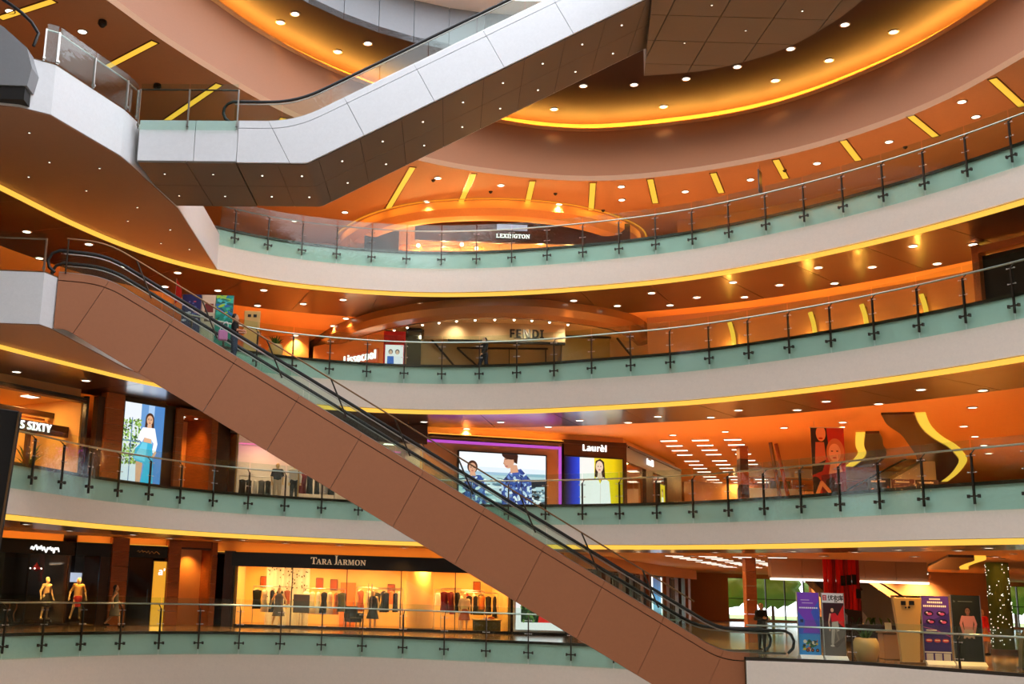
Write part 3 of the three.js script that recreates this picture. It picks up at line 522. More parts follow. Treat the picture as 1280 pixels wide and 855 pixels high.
// ---------------------------------------------------------------- ground floor shops
bulkhead(A1, 1, 9.6, 3.36, 3.6, 2, 'amber band above the dark fashion shop on the ground gallery');
bulkhead(B1, 0.2, 6.1, 3.38, 3.6, 2, 'amber band above the wooden pilasters on the ground gallery');
bulkhead(C1, 0, 15.6, 3.24, 3.6, 5, 'amber band above the long bright dress shop');
pilaster(B1, 1.58, 2.3, 3.6, 'orange brown wooden pilaster right of the dark fashion shop');
pilaster(B1, 4.06, 4.62, 3.6, 'orange brown wooden pilaster between the glowing panel and the red niche');
pilaster(B1, 6.05, 6.3, 3.6, 'narrow orange brown wooden pilaster right of the red niche on the ground gallery', -0.25, 0.2);
{ // lit niche
  const w = sOn(B1, 'wall_niche', 'recessed niche with glowing orange back wall on the ground gallery');
  part(w, 'back_panel', span(4.6, 6.1, 0, 3.4, -1.1, -1.0), M.wallwarm); part(w, 'side_panel', span(4.6, 4.66, 0, 3.4, -1.1, 0), M.wood); part(w, 'side_panel', span(6.04, 6.1, 0, 3.4, -1.1, 0), M.wood); part(w, 'head', span(4.6, 6.1, 3.3, 3.6, -1.1, 0.05), M.wood);
  const d = on(B1, 'downlight', 'small downlight inside the orange niche on the ground gallery', 'light', 5.35, 3.3, -0.6); part(d, 'lens', new THREE.CylinderGeometry(0.08, 0.08, 0.02, 12).translate(0, -0.01, 0), M.lens); part(d, 'trim_ring', lathe([[0.08, -0.02], [0.11, -0.015], [0.11, 0]], 14), M.steel);
  const s = new THREE.SpotLight(AMBER, 16, 0, 0.9, 0.8); s.position.set(0, -0.05, 0); s.target.position.set(0, -2, -0.25); s.name = 'lamp'; s.target.name = 'aim'; s.castShadow = true; s.shadow.radius = 4; d.add(s, s.target);
}
{ // black doorway with a glowing panel
  const t = on(B1, 'shop_entrance', 'black shop entrance with faint script sign between wooden pilasters', 'shopfront', 2.32, 0, 0);
  part(t, 'header', rbox(1.72, 0.5, 0.1, 0.01, 0.86, 3.06, 0.02), M.black); part(t, 'jamb', box(0.06, 2.82, 0.1, 0.03, 1.41, 0.02), M.black);
  part(t, 'glass_door', span(0.08, 1.08, 0.02, 2.8, 0, 0.015), M.shopglass); part(t, 'door_handle', bar([0.95, 0.9, 0.05], [0.95, 1.5, 0.05], 0.015), M.steel);
  part(t, 'sign', tube([[0.35, 3.05, 0.09], [0.42, 3.1, 0.09], [0.45, 3.02, 0.09], [0.52, 3.07, 0.09], [0.58, 3.12, 0.09], [0.6, 3.03, 0.09], [0.7, 3.08, 0.09], [0.78, 3.02, 0.09], [0.85, 3.1, 0.09], [0.9, 2.98, 0.09], [1.0, 3.08, 0.09], [1.1, 3.0, 0.09], [1.2, 3.08, 0.09], [1.28, 3.03, 0.09], [1.35, 2.97, 0.09]], 0.012, 5, 80), M.gold);
  const p = on(B1, 'illuminated_sign', 'tall glowing amber panel with white letter beside the black entrance', 'light', 3.75, 0, 0.03);
  part(p, 'diffuser', box(0.58, 2.66, 0.06, 0, 1.34, 0), glow('amberpanel', new THREE.Color().setRGB(1, 0.42, 0.03), 0.85)); part(p, 'frame', merge([box(0.03, 2.7, 0.09, -0.3, 1.35, 0), box(0.03, 2.7, 0.09, 0.3, 1.35, 0), box(0.63, 0.03, 0.09, 0, 2.69, 0)]), M.bronze);
  part(p, 'letter', letters("a'", 0.28, 0.02).translate(0.08, 2.1, 0.04), M.signwhite);
  rlight(p, 0, 1.3, 0.06, 0.55, 2.5, 1.2, AMBER, Math.PI).rotation.set(0, Math.PI, 0);
}
function shopBox(g, s0, s1, h, depth, wallMat, label, lightI, color = WARM, floorMat) {
  const wall = (geo, mat, l) => struct('wall_shop', geo.rotateY(g.a).translate(...g.at(0)), mat, l);
  wall(span(s0 - 0.1, s1 + 0.1, 0, h, -depth - 0.1, -depth), wallMat, label); wall(span(s0 - 0.1, s0, 0, h, -depth, -0.2), wallMat, label); wall(span(s1, s1 + 0.1, 0, h, -depth, -0.2), wallMat, label);
  wall(span(s0 - 0.1, s1 + 0.1, h, h + 0.08, -depth - 0.1, -0.3), wallMat, label.replace('walls', 'ceiling'));
  if (floorMat) wall(span(s0, s1, 0.005, 0.03, -depth, -0.02), floorMat, label.replace('walls', 'floor'));
  const n = Math.max(1, Math.round((s1 - s0) / 2.4));
  for (let i = 0; i < n; i++) for (const z of [-depth * 0.25, -depth * 0.7]) {
    const l = on(g, 'ceiling_panel_light', 'square panel light in the ceiling of ' + label.replace(/^.*? of /, ''), 'light', s0 + (s1 - s0) * (i + 0.5) / n, h - 0.01, z, 'panel lights of ' + label.replace(/^.*? of /, ''));
    part(l, 'diffuser', box(0.5, 0.03, 0.5, 0, -0.01, 0), M.lenssmall); part(l, 'frame', merge([box(0.56, 0.04, 0.03, 0, -0.005, 0.265), box(0.56, 0.04, 0.03, 0, -0.005, -0.265)]), M.steel);
    if (lightI) rlight(l, 0, -0.04, 0, 0.5, 0.5, lightI, color);
  }
}
std('shopwall', 0xf0c070, 0.7, { map: grainTex }); std('shopfloor', 0x9a5a28, 0.12, { map: marbleTex }); std('blackfloor', 0x120e0c, 0.06);
// dark fashion shop at the left
shopBox(A1, 3.5, 9.85, 3.2, 3.6, M.blackmatte, 'inner walls of the dark fashion shop', 6, WARM, M.blackfloor);
{
  const t = on(A1, 'shopfront', 'black framed shopfront with white script sign and two mannequins', 'shopfront');
  part(t, 'header', rbox(6.4, 0.56, 0.12, 0.01, 6.7, 3.06, 0.05), M.black);
  for (const [a, b] of [[3.6, 5.6], [5.64, 7.7], [7.74, 9.75]]) part(t, 'window_pane', span(a, b, 0.06, 2.76, 0, 0.015), M.shopglass);
  part(t, 'frame', merge([box(6.4, 0.06, 0.1, 6.7, 0.03, 0), ...[3.55, 5.62, 7.72, 9.8].map((s) => box(0.05, 2.8, 0.08, s, 1.4, 0))]), M.black);
  const sg = []; let px = 7.65; const wob = [0, 0.1, -0.02, 0.09, 0.16, -0.02, 0.1, 0.02, 0.15, -0.03, 0.1, 0.0, -0.1, 0.09, 0.02, 0.12, -0.02, 0.08, -0.12, 0.1, 0.03, 0.1, -0.06];
  wob.forEach((w, i) => sg.push([px + i * 0.064, 2.96 + w, 0.13])); part(t, 'sign', tube(sg, 0.026, 6, 140), M.signwhite);
  const B = on(B1, 'shopfront_return', 'black framed glass return of the dark fashion shop beside the wooden pilaster', 'shopfront');
  part(B, 'header', rbox(1.5, 0.56, 0.12, 0.01, 0.82, 3.06, 0.05), M.black); part(B, 'window_pane', span(0.1, 1.1, 0.06, 2.76, 0, 0.015), M.shopglass); part(B, 'side_panel', box(0.42, 3.3, 0.14, 1.35, 1.65, 0), M.darkwood);
  part(B, 'back_panel', span(0.1, 1.5, 0, 3.2, -3.6, -3.5), M.blackmatte);
  const lit = glow('backlight', new THREE.Color().setRGB(0.95, 0.9, 0.7), 0.7), lit2 = glow('backlightcool', new THREE.Color().setRGB(0.7, 0.8, 1), 0.7);
  const b1 = on(A1, 'backlit_panel', 'pale backlit wall panel behind hanging orange clothes', 'light', 7.9, 1.35, -3.4); part(b1, 'diffuser', rbox(1.9, 0.75, 0.06, 0.01, 0, 0.5, 0), lit); rlight(b1, 0, 0.5, 0.06, 1.8, 0.7, 0.7, COOL).rotation.set(0, Math.PI, 0); part(b1, 'shelf', box(1.9, 0.04, 0.3, 0, 0.1, 0.15), M.black);
  const b2 = on(B1, 'backlit_panel', 'cool white backlit shelf panel above the red skirted mannequin', 'light', 0.7, 1.6, -3.2); part(b2, 'diffuser', rbox(1.3, 0.4, 0.06, 0.01, 0, 0.3, 0), lit2); part(b2, 'shelf', box(1.3, 0.04, 0.3, 0, 0.08, 0.15), M.black);
  rack(A1, 7.6, 0, -2.9, 1.5, 1.75, 'steel clothes rail with orange garments in the dark fashion shop', [['blouse', 'orange'], ['coat', 'orange'], ['dress', 'rust'], ['dress', 'orange'], ['blouse', 'gold'], ['dress', 'orange']], 'on the rail before the backlit panel', 'garments in the dark fashion shop');
  const pl = on(A1, 'display_plinth', 'low black display plinth under the two mannequins', 'plinth', 9.1, 0, -0.9); part(pl, 'body', rbox(1.2, 0.17, 0.9, 0.02, -0.2, 0.115, 0), M.blackfloor);
  for (const [g, q, l] of [[A1, 9.1, 'left'], [B1, 0.45, 'right']]) { const d = on(g, 'display_spot', 'small display spot above the ' + (l === 'left' ? 'black skirted' : 'red skirted') + ' mannequin', 'light', q, 3.1, -0.25); part(d, 'housing', cyl(0.05, 0.07, 0.12), M.steel); part(d, 'lens', new THREE.SphereGeometry(0.045, 8, 6).translate(0, -0.02, 0), M.lens); const sp = new THREE.SpotLight(WARM, 45, 0, 0.45, 0.6); sp.position.set(0, -0.1, 0); sp.target.position.set(g === A1 ? 0.25 : 0.1, -2.2, -0.5); sp.name = 'lamp'; sp.target.name = 'aim'; sp.castShadow = true; sp.shadow.radius = 3; d.add(sp, sp.target); }
  const ch = on(A1, 'chandelier', 'small red glass chandelier in the dark fashion shop', 'lamp', 9.4, 2.2, -1.6); part(ch, 'stem', bar([0, 0, 0], [0, 1, 0], 0.01), M.darksteel); part(ch, 'shade', lathe([[0.02, 0.25], [0.1, 0.12], [0.2, 0], [0.05, -0.08], [0, -0.1]], 12), M.red); for (let i = 0; i < 5; i++) part(ch, 'bulb', new THREE.SphereGeometry(0.03, 8, 6).translate(0.24 * Math.cos(i * 1.257), 0.02, 0.24 * Math.sin(i * 1.257)), M.lens);
  const tb = on(A1, 'display_table', 'dark display table with curved legs in the dark fashion shop', 'table', 7.6, 0.07, -1.5); part(tb, 'table_top', rbox(1.6, 0.06, 0.6, 0.02, 0, 0.85, 0), M.black); for (const [x, z] of [[-0.7, 0.22], [0.7, 0.22], [-0.7, -0.22], [0.7, -0.22]]) part(tb, 'leg', tube([[x, 0.82, z], [x * 1.08, 0.6, z], [x * 0.9, 0.3, z], [x * 1.05, 0, z]], 0.03, 6), M.rust ?? M.wood);
  const ob = thing('pillar', 'square orange pillar at the left edge before the dark fashion shop', 'pillar', [-17.2, 0, -42.2], A1.a); part(ob, 'shaft', rbox(0.35, 2.3, 0.35, 0.02, 0, 1.15, 0), M.wood); part(ob, 'plinth', rbox(0.45, 0.15, 0.45, 0.02, 0, 0.075, 0), M.darkwood);
}
// long bright dress shop
shopBox(C1, 1.1, 13.15, 2.9, 5.2, M.shopwall, 'cream walls of the long bright dress shop', 120, new THREE.Color().setRGB(1, 0.58, 0.16), M.shopfloor);
{
  const t = on(C1, 'shopfront', 'black headed shopfront with serif capital lettering and bright window', 'shopfront');
  part(t, 'header', rbox(12.75, 0.62, 0.2, 0.01, 7.2, 2.9, 0.05), M.black);
  for (let i = 0; i < 5; i++) part(t, 'window_pane', span(1.12 + i * 2.41, 3.5 + i * 2.41, 0.12, 2.58, 0, 0.015), M.shopglass);
  part(t, 'frame', merge([box(12.2, 0.12, 0.14, 7.15, 0.06, 0), ...[1.1, 3.52, 5.93, 8.34, 10.75, 13.16].map((s) => box(0.035, 2.6, 0.06, s, 1.3, 0))]), M.black);
  part(t, 'door_pull', merge([bar([6.9, 0.9, 0.06], [6.9, 2, 0.06], 0.02), bar([7.05, 0.9, 0.06], [7.05, 2, 0.06], 0.02)]), M.steel);
  const g1 = letters('T', 0.3, 0.05, fontSerifB).translate(-1.12, 0, 0), g2 = letters('ARA', 0.23, 0.05, fontSerifB).translate(-0.66, 0, 0), g3 = letters('J', 0.3, 0.05, fontSerifB).translate(-0.13, 0, 0), g4 = letters('ARMON', 0.23, 0.05, fontSerifB).translate(0.55, 0, 0);
  part(t, 'sign_lettering', merge([g1, g2, g3, g4]).translate(5.55, 2.78, 0.16), glow('goldsign', new THREE.Color().setRGB(1, 0.75, 0.45), 0.35, 0xd2a862));
  part(t, 'side_frame', box(0.4, 3.25, 0.2, 0.7, 1.62, 0), M.darkwood); part(t, 'side_frame', box(0.06, 3.25, 0.24, 0.95, 1.62, 0), M.black);
  // fittings inside
  rack(C1, 2.6, 0, -1.5, 1.7, 1.75, 'clothes rail with dark dresses at the left of the bright dress shop', [['coat', 'black'], ['dress', 'cream'], ['dress', 'black'], ['dress', 'olive'], ['blouse', 'rust']], 'on the rail at the left of the bright dress shop', 'garments at the left of the bright dress shop');
  rack(C1, 4.95, 0, -1.8, 1.9, 1.72, 'clothes rail with pale dresses in the bright dress shop', [['dress', 'white'], ['dress', 'cream'], ['dress', 'white'], ['dress', 'black'], ['dress', 'cream'], ['dress', 'orange'], ['coat', 'olive']], 'on the middle rail of the bright dress shop', 'garments in the middle of the bright dress shop');
  rack(C1, 7.75, 0, -1.3, 1.3, 1.78, 'clothes rail with long dark coats right of the glass door', [['coat', 'olive'], ['coat', 'navy'], ['coat', 'black']], 'on the rail right of the glass door', 'coats right of the glass door');
  rack(C1, 10.7, 0, -1.2, 0.9, 1.9, 'clothes rail with dark red coats before the column', [['coat', 'red'], ['coat', 'red'], ['coat', 'black']], 'on the rail right of the column', 'coats right of the column');
  rack(C1, 12.1, 0, -2.2, 1.8, 1.75, 'clothes rail with black and cream clothes at the right of the bright dress shop', [['dress', 'cream'], ['coat', 'black'], ['coat', 'black'], ['blouse', 'orange'], ['coat', 'black'], ['dress', 'black']], 'on the rail at the right end of the bright dress shop', 'garments at the right of the bright dress shop');
  rack(C1, 7.6, 0.03, -3.9, 2.2, 1.8, 'clothes rail with mixed clothes at the back of the bright dress shop', [['dress', 'rust'], ['blouse', 'cream'], ['dress', 'gold'], ['dress', 'black'], ['blouse', 'orange'], ['dress', 'white']], 'on the rail at the back of the bright dress shop', 'garments at the back of the bright dress shop');
  rack(C1, 11.4, 0.03, -3.9, 2.4, 1.8, 'clothes rail with light clothes at the back right of the bright dress shop', [['blouse', 'white'], ['dress', 'cream'], ['dress', 'red'], ['coat', 'gold'], ['blouse', 'scarlet'], ['dress', 'cream'], ['dress', 'olive']], 'on the rail at the back right of the bright dress shop', 'garments at the back right of the bright dress shop');
  const col = on(C1, 'column', 'broad round cream column inside the bright dress shop', 'column', 9.35, 0, -2.2); part(col, 'shaft', new THREE.CylinderGeometry(0.62, 0.62, 2.9, 28).translate(0, 1.45, 0), M.shopwall); part(col, 'base_ring', new THREE.CylinderGeometry(0.66, 0.66, 0.1, 28).translate(0, 0.05, 0), M.bronze);
  const dr = on(C1, 'inner_door', 'orange red inner door in the bright dress shop', 'door', 6.1, 0.03, -5.1); part(dr, 'leaf', rbox(0.75, 2.0, 0.08, 0.01, 0, 1, 0), cloth.orange); part(dr, 'handle', bar([0.28, 0.9, 0.07], [0.28, 1.15, 0.07], 0.015), M.steel);
  for (const [s, h] of [[2.0, 1.95], [2.7, 1.95], [4.7, 1.95], [5.4, 1.9], [8.2, 1.75], [12.4, 2.0]]) { const f = on(C1, 'picture_frame', 'small framed picture hanging on the back wall of the bright dress shop', 'picture', s, h, -5.17, 'pictures in the bright dress shop'); part(f, 'frame', merge([box(0.34, 0.03, 0.04, 0, 0.25, 0), box(0.34, 0.03, 0.04, 0, -0.25, 0), box(0.03, 0.5, 0.04, 0.17, 0, 0), box(0.03, 0.5, 0.04, -0.17, 0, 0)]), M.darkwood); part(f, 'canvas', box(0.3, 0.48, 0.02), cloth.rust); }
  const cu = on(C1, 'patterned_curtain', 'pale curtain dotted with dark petals behind the dresses', 'curtain', 3.25, 0.03, -2.6);
  part(cu, 'fabric', (() => { const p = []; for (let i = 0; i <= 40; i++) p.push([-1.0 + i * 0.05, 0.05 * Math.sin(i * 0.9)]); return plate([...p, ...p.map(([x, z]) => [x, z - 0.02]).reverse()], 0, 2.86); })(), cloth.white);
  const pet = merge(Array.from({ length: 90 }, () => new THREE.SphereGeometry(rnd(0.02, 0.035), 6, 4).scale(1, 1.2, 0.4).translate(rnd(-0.95, 0.95), rnd(0.7, 2.75), 0.065))); const pm = part(cu, 'petals', pet, cloth.olive); pm.userData.kind = 'stuff';
  const es = on(C1, 'notice_board', 'brown notice board on a stand behind the shop window', 'sign', 3.95, 0, -0.7); part(es, 'board', rbox(0.72, 0.8, 0.04, 0.02, 0, 1.05, 0), cloth.grey); part(es, 'pole', merge([bar([-0.06, 0.02, 0], [-0.06, 0.66, 0], 0.015), bar([0.06, 0.02, 0], [0.06, 0.66, 0], 0.015)]), M.steel); part(es, 'base', cyl(0.22, 0.22, 0.03, 0, 0.02, 0, 18), M.steel);
  const so = on(C1, 'armchair', 'dark armchair beside the glass door of the bright dress shop', 'chair', 6.3, 0.035, -1.3, null, 0.4); part(so, 'seat', rbox(0.62, 0.2, 0.6, 0.05, 0, 0.36, 0), cloth.black); part(so, 'backrest', rbox(0.62, 0.5, 0.14, 0.05, 0, 0.7, -0.24), cloth.black); for (const sg of [-1, 1]) { part(so, 'armrest', rbox(0.1, 0.24, 0.56, 0.04, sg * 0.3, 0.54, 0), cloth.black); part(so, 'leg', cyl(0.02, 0.03, 0.28, sg * 0.25, 0, 0.22, 8), M.darkwood); part(so, 'leg', cyl(0.02, 0.03, 0.28, sg * 0.25, 0, -0.22, 8), M.darkwood); }
  const ta = on(C1, 'display_table', 'olive display table with folded clothes at the right of the bright dress shop', 'table', 12.3, 0.02, -0.9); part(ta, 'table_top', rbox(1.3, 0.06, 0.55, 0.02, 0, 0.55, 0), M.gold); part(ta, 'cabinet', rbox(1.2, 0.5, 0.48, 0.02, 0, 0.26, 0), cloth.olive);
  const fs = on(C1, 'folded_sweater', 'orange folded sweater on the olive display table', 'clothing', 12.5, 0.6, -0.9); part(fs, 'body', rbox(0.3, 0.1, 0.25, 0.04, 0, 0.05, 0), cloth.orange); part(fs, 'collar', rbox(0.12, 0.03, 0.1, 0.01, 0, 0.11, 0.05), cloth.rust);
}
// lightbox right of the dress shop (mostly behind the escalator)
{
  const tex = print(256, 256, (x, w, h) => { x.fillStyle = '#f4f2ee'; x.fillRect(0, 0, w, h); x.fillStyle = '#20341c'; x.fillRect(28, 20, 120, 200); for (let i = 0; i < 60; i++) ell(x, ['#3c5a2a', '#6a8a44', '#182810'][i % 3], 30 + rnd() * 110, 25 + rnd() * 190, 9, 6, rnd() * 3); fill(x, '#e03028', [[120, 220], [140, 120], [210, 100], [235, 220]]); face(x, 150, 70, 34, '#e8b898', '#3a2418', 1.2); });
  const t = on(C1, 'light_box', 'white framed light box with red and green print right of the bright dress shop', 'advert', 14.5, 0.12, 0.05);
  part(t, 'frame', rbox(2.3, 2.5, 0.12, 0.02, 0, 1.25, 0), M.white); part(t, 'screen', box(2.1, 2.3, 0.02, 0, 1.25, 0.07), emis(tex, 1)); part(t, 'plinth', box(2.4, 0.1, 0.3, 0, -0.06, 0), M.black);
  rlight(t, 0, 1.25, 0.1, 2, 2.2, 0.8, COOL).rotation.set(0, Math.PI, 0);
}
struct('wall_back', (() => { const g = span(13.15, 15.9, 0, 3.6, -0.4, -0.3); g.rotateY(C1.a); g.translate(...C1.at(0)); return g; })(), M.darkwood, 'dark wall behind the light box');
// ---------------------------------------------------------------- second gallery shops
const H2 = 3.7;
bulkhead(A2, 0.5, 8.8, 3.3, H2, 3, 'amber band above the corner shop of the second gallery', 14);
bulkhead(C2, 9.0, 18.5, 3.4, H2, 3, 'amber band above the purple framed advert of the second gallery', 14);
pilaster(B2, 0.74, 1.56, H2, 'orange brown wooden pilaster left of the tall bright advert');
pilaster(B2, 4.18, 4.5, 3.5, 'orange brown wooden post right of the tall bright advert');
pilaster(B2, 6.0, 6.35, 3.4, 'orange brown wooden post right of the red niche on the second gallery');
{
  const w = sOn(B2, 'wall_niche', 'recessed niche with glowing orange back wall on the second gallery');
  part(w, 'back_panel', span(4.4, 6.1, 0, 3.3, -1.6, -1.5), M.wallwarm); part(w, 'side_panel', span(4.4, 4.46, 0, 3.4, -1.6, -0.2), M.wood); part(w, 'side_panel', span(6.04, 6.1, 0, 3.4, -1.6, -0.2), M.wood); part(w, 'head', span(4.4, 6.1, 3.32, 3.6, -1.6, 0.0), M.wood);
  for (const [s, z] of [[4.95, -0.4], [5.2, -0.8], [5.6, -0.4]]) {
    const d = on(B2, 'downlight', 'small downlight inside the orange niche on the second gallery', 'light', s, 3.32, z, 'downlights in the second gallery niche'); part(d, 'lens', new THREE.CylinderGeometry(0.08, 0.08, 0.02, 12).translate(0, -0.01, 0), M.lens); part(d, 'trim_ring', lathe([[0.08, -0.02], [0.11, -0.015], [0.11, 0]], 14), M.steel);
    const l = new THREE.SpotLight(AMBER, 9, 0, 0.9, 0.8); l.position.set(0, -0.05, 0); l.target.position.set(0, -2, -0.4); l.name = 'lamp'; l.target.name = 'aim'; l.castShadow = true; l.shadow.radius = 4; d.add(l, l.target);
  }
  part(w, 'dark_panel', span(6.35, 7.3, 0, 3.5, -0.3, -0.1), M.darkwood); part(w, 'dark_panel', span(3.66, 4.18, 0, 3.6, -0.3, 0.02), M.black); part(w, 'dark_panel', span(0.45, 0.74, 0, 3.5, -0.3, 0.05), M.darkwood); part(w, 'header', span(1.5, 3.7, 3.5, 3.72, -0.3, -0.02), M.soffit);
}
// corner shop at the left of the second gallery
shopBox(A2, 0.5, 8.8, 3.3, 6, M.shopwall, 'glowing walls of the corner shop on the second gallery', 85, WARM, M.floor);
{
  const t = on(A2, 'shopfront', 'dark framed corner shopfront with white capital lettering on a brown beam', 'shopfront');
  part(t, 'beam', rbox(8.2, 0.42, 0.2, 0.01, 4.7, 2.05, -0.9), M.darkwood); part(t, 'upper_beam', rbox(8.2, 0.2, 0.2, 0.01, 4.7, 2.75, -1.8), M.soffit);
  part(t, 'sign_lettering', letters('MISS SIXTY', 0.3, 0.05).translate(6.85, 1.92, -0.78), M.signwhite);
  part(t, 'frame', merge([box(0.12, 3.4, 0.2, 8.85, 1.7, 0), box(8.3, 0.1, 0.2, 4.7, 3.28, 0)]), M.black); part(t, 'mullion', box(0.16, 1.9, 0.16, 7.25, 0.95, -1.2), M.darkwood);
  for (let i = 0; i < 5; i++) part(t, 'ceiling_slat', box(8, 0.06, 0.1, 4.7, 2.6 - i * 0.02, -2.2 - i * 0.7), M.wood);
  const pt = on(A2, 'potted_palm', 'bushy potted palm inside the corner shop', 'plant', 7.6, 0.03, -1.5);
  part(pt, 'pot', lathe([[0, 0], [0.2, 0], [0.28, 0.5], [0.24, 0.5], [0.22, 0.44], [0, 0.44]], 16), M.gold);
  for (let i = 0; i < 26; i++) { const a = i * 2.4, r = rnd(0.35, 0.75), h = rnd(0.9, 1.75); part(pt, 'frond', leafGeo([0, 0.45, 0], [r * Math.cos(a), h, r * Math.sin(a)], 0.1), i % 2 ? M.leaf : M.leaf2); }
  const sf = on(A2, 'sofa', 'low cream sofa inside the corner shop', 'sofa', 6.2, 0, -2.6); part(sf, 'seat', rbox(1.8, 0.4, 0.8, 0.08, 0, 0.24, 0), M.shopwall); part(sf, 'backrest', rbox(1.8, 0.5, 0.2, 0.08, 0, 0.6, -0.36), M.shopwall); for (const s of [-1, 1]) part(sf, 'armrest', rbox(0.2, 0.3, 0.8, 0.06, s * 0.9, 0.5, 0), M.shopwall);
}
function leafGeo(a, b, w) {                    // an arching blade from a to b
  const A = V(...a), B = V(...b), mid = A.clone().lerp(B, 0.55); mid.y += A.distanceTo(B) * 0.22; B.y -= A.distanceTo(B) * 0.12;
  const side = B.clone().sub(A).cross(V(0, 1, 0)).normalize().multiplyScalar(w / 2), c = new THREE.QuadraticBezierCurve3(A, mid, B), pos = [], idx = [];
  for (let i = 0; i <= 5; i++) { const p = c.getPoint(i / 5), k = Math.sin(Math.PI * (0.12 + 0.88 * i / 5)); pos.push(p.x - side.x * k, p.y, p.z - side.z * k, p.x, p.y + w * 0.12 * k, p.z, p.x + side.x * k, p.y, p.z + side.z * k); }
  for (let i = 0; i < 5; i++) for (const o of [0, 1]) { const q = i * 3 + o; idx.push(q, q + 3, q + 1, q + 1, q + 3, q + 4); }
  const g = new THREE.BufferGeometry(); g.setAttribute('position', new THREE.Float32BufferAttribute(pos, 3)); g.setAttribute('uv', new THREE.Float32BufferAttribute(new Float32Array(pos.length / 3 * 2), 2)); g.setIndex(idx); g.computeVertexNormals(); return g;
}
function lightBox(g, name, label, s, h, w, ht, tex, e, frameMat = M.darksteel, z = 0.02, I = 1) {
  const t = on(g, name, label, 'advert', s, h, z);
  part(t, 'frame', merge([box(w + 0.1, 0.05, 0.14, 0, ht + 0.02, 0), box(w + 0.1, 0.05, 0.14, 0, -0.02, 0), box(0.05, ht + 0.08, 0.14, w / 2 + 0.025, ht / 2, 0), box(0.05, ht + 0.08, 0.14, -w / 2 - 0.025, ht / 2, 0)]), frameMat);
  part(t, 'housing', box(w, ht, 0.08, 0, ht / 2, -0.03), M.black); part(t, 'screen', box(w, ht, 0.02, 0, ht / 2, 0.03), emis(tex, e));
  rlight(t, 0, ht / 2, 0.06, w, ht, I, COOL).rotation.set(0, Math.PI, 0); return t;
}
lightBox(B2, 'light_box', 'tall bright advert of a woman in a blue skirt and white top', 2.63, 0.12, 1.95, 3.35, print(384, 660, (x, w, h) => {
  x.fillStyle = '#7fb6e8'; x.fillRect(0, 0, w, h); x.fillStyle = '#eef4fa'; x.fillRect(0, 0, 170, 250); x.fillStyle = '#6d9fd6'; x.fillRect(160, 0, 70, h); x.fillStyle = '#a9cdf2'; x.fillRect(228, 0, 60, h); x.fillStyle = '#4f88c8'; x.fillRect(286, 0, 98, h);
  x.fillStyle = '#dfe9f2'; x.fillRect(0, 150, 165, 500); for (let i = 0; i < 260; i++) ell(x, ['#3f6b2c', '#7fae3e', '#a8cf58', '#2c4a1c', '#d8ecc0'][i % 5], rnd(0, 160), 130 + rnd() * 350, rnd(6, 16), rnd(4, 10), rnd() * 3);
  line(x, '#5f86ac', 8, [[0, 300], [165, 300]]); line(x, '#5f86ac', 8, [[80, 120], [80, 640]]);
  face(x, 246, 118, 40, '#e6b48e', '#4a2a18', 1.5); fill(x, '#e6b48e', [[232, 150], [262, 150], [270, 185], [222, 185]]);
  fill(x, '#fbfbfd', [[185, 182], [300, 178], [335, 300], [320, 380], [286, 372], [296, 300], [270, 268], [205, 262], [186, 300], [150, 280], [158, 220]]); fill(x, '#e6b48e', [[206, 262], [272, 268], [276, 305], [196, 300]]);
  fill(x, '#35b4d8', [[190, 296], [282, 302], [300, 420], [318, 640], [190, 650], [225, 470], [150, 455], [110, 430], [130, 350]]); fill(x, '#6fd2ea', [[190, 300], [240, 304], [225, 450], [120, 430]]);
  fill(x, '#dba685', [[140, 450], [205, 462], [190, 640], [150, 640]]); line(x, '#e6b48e', 20, [[320, 370], [300, 400]]); ell(x, '#f2f2f2', 165, 646, 28, 8);
}), 1.05, M.darksteel, 0.02, 1.0);
// window of a shop with pink lit wall, partly behind the escalator
shopBox(C2, 0.6, 8.8, 2.9, 3.6, M.wallwhite, 'pale walls of the clothes shop with pink light', 45, new THREE.Color().setRGB(1, 0.62, 0.35), M.floor);
{
  const t = on(C2, 'shopfront', 'tall window of the clothes shop with pink light', 'shopfront');
  for (let i = 0; i < 3; i++) part(t, 'window_pane', span(0.55 + i * 2.7, 3.2 + i * 2.7, 0.05, 2.85, 0, 0.015), M.shopglass);
  part(t, 'header', span(0.2, 8.9, 2.85, 3.7, -0.3, 0.1), M.darkwood); part(t, 'frame', merge([0.52, 3.22, 5.92, 8.65].map((s) => box(0.05, 2.9, 0.1, s, 1.45, 0))), M.gold);
  const pk = glow('pinkstrip', new THREE.Color().setRGB(1, 0.2, 0.45), 0.9); const l = on(C2, 'cove_light', 'pink strip light along the ceiling of the clothes shop', 'light', 4.6, 2.82, -3.3); part(l, 'diffuser', box(7.8, 0.05, 0.08), pk); rlight(l, 0, -0.05, 0.1, 7.6, 0.1, 5, new THREE.Color().setRGB(1, 0.25, 0.5)).rotation.set(-0.7, 0, 0);
  rack(C2, 1.5, 0, -1.2, 1.4, 1.15, 'low clothes rail with dark clothes behind the tall window', [['blouse', 'black'], ['blouse', 'black'], ['blouse', 'white'], ['blouse', 'grey'], ['blouse', 'black']], 'on the low rail behind the tall window', 'garments behind the tall window');
  rack(C2, 4.2, 0, -1.0, 1.6, 1.5, 'clothes rail with dark red clothes behind the tall window', [['coat', 'red'], ['coat', 'navy'], ['coat', 'navy'], ['coat', 'white'], ['coat', 'black']], 'on the taller rail behind the tall window', 'garments behind the tall window');
}
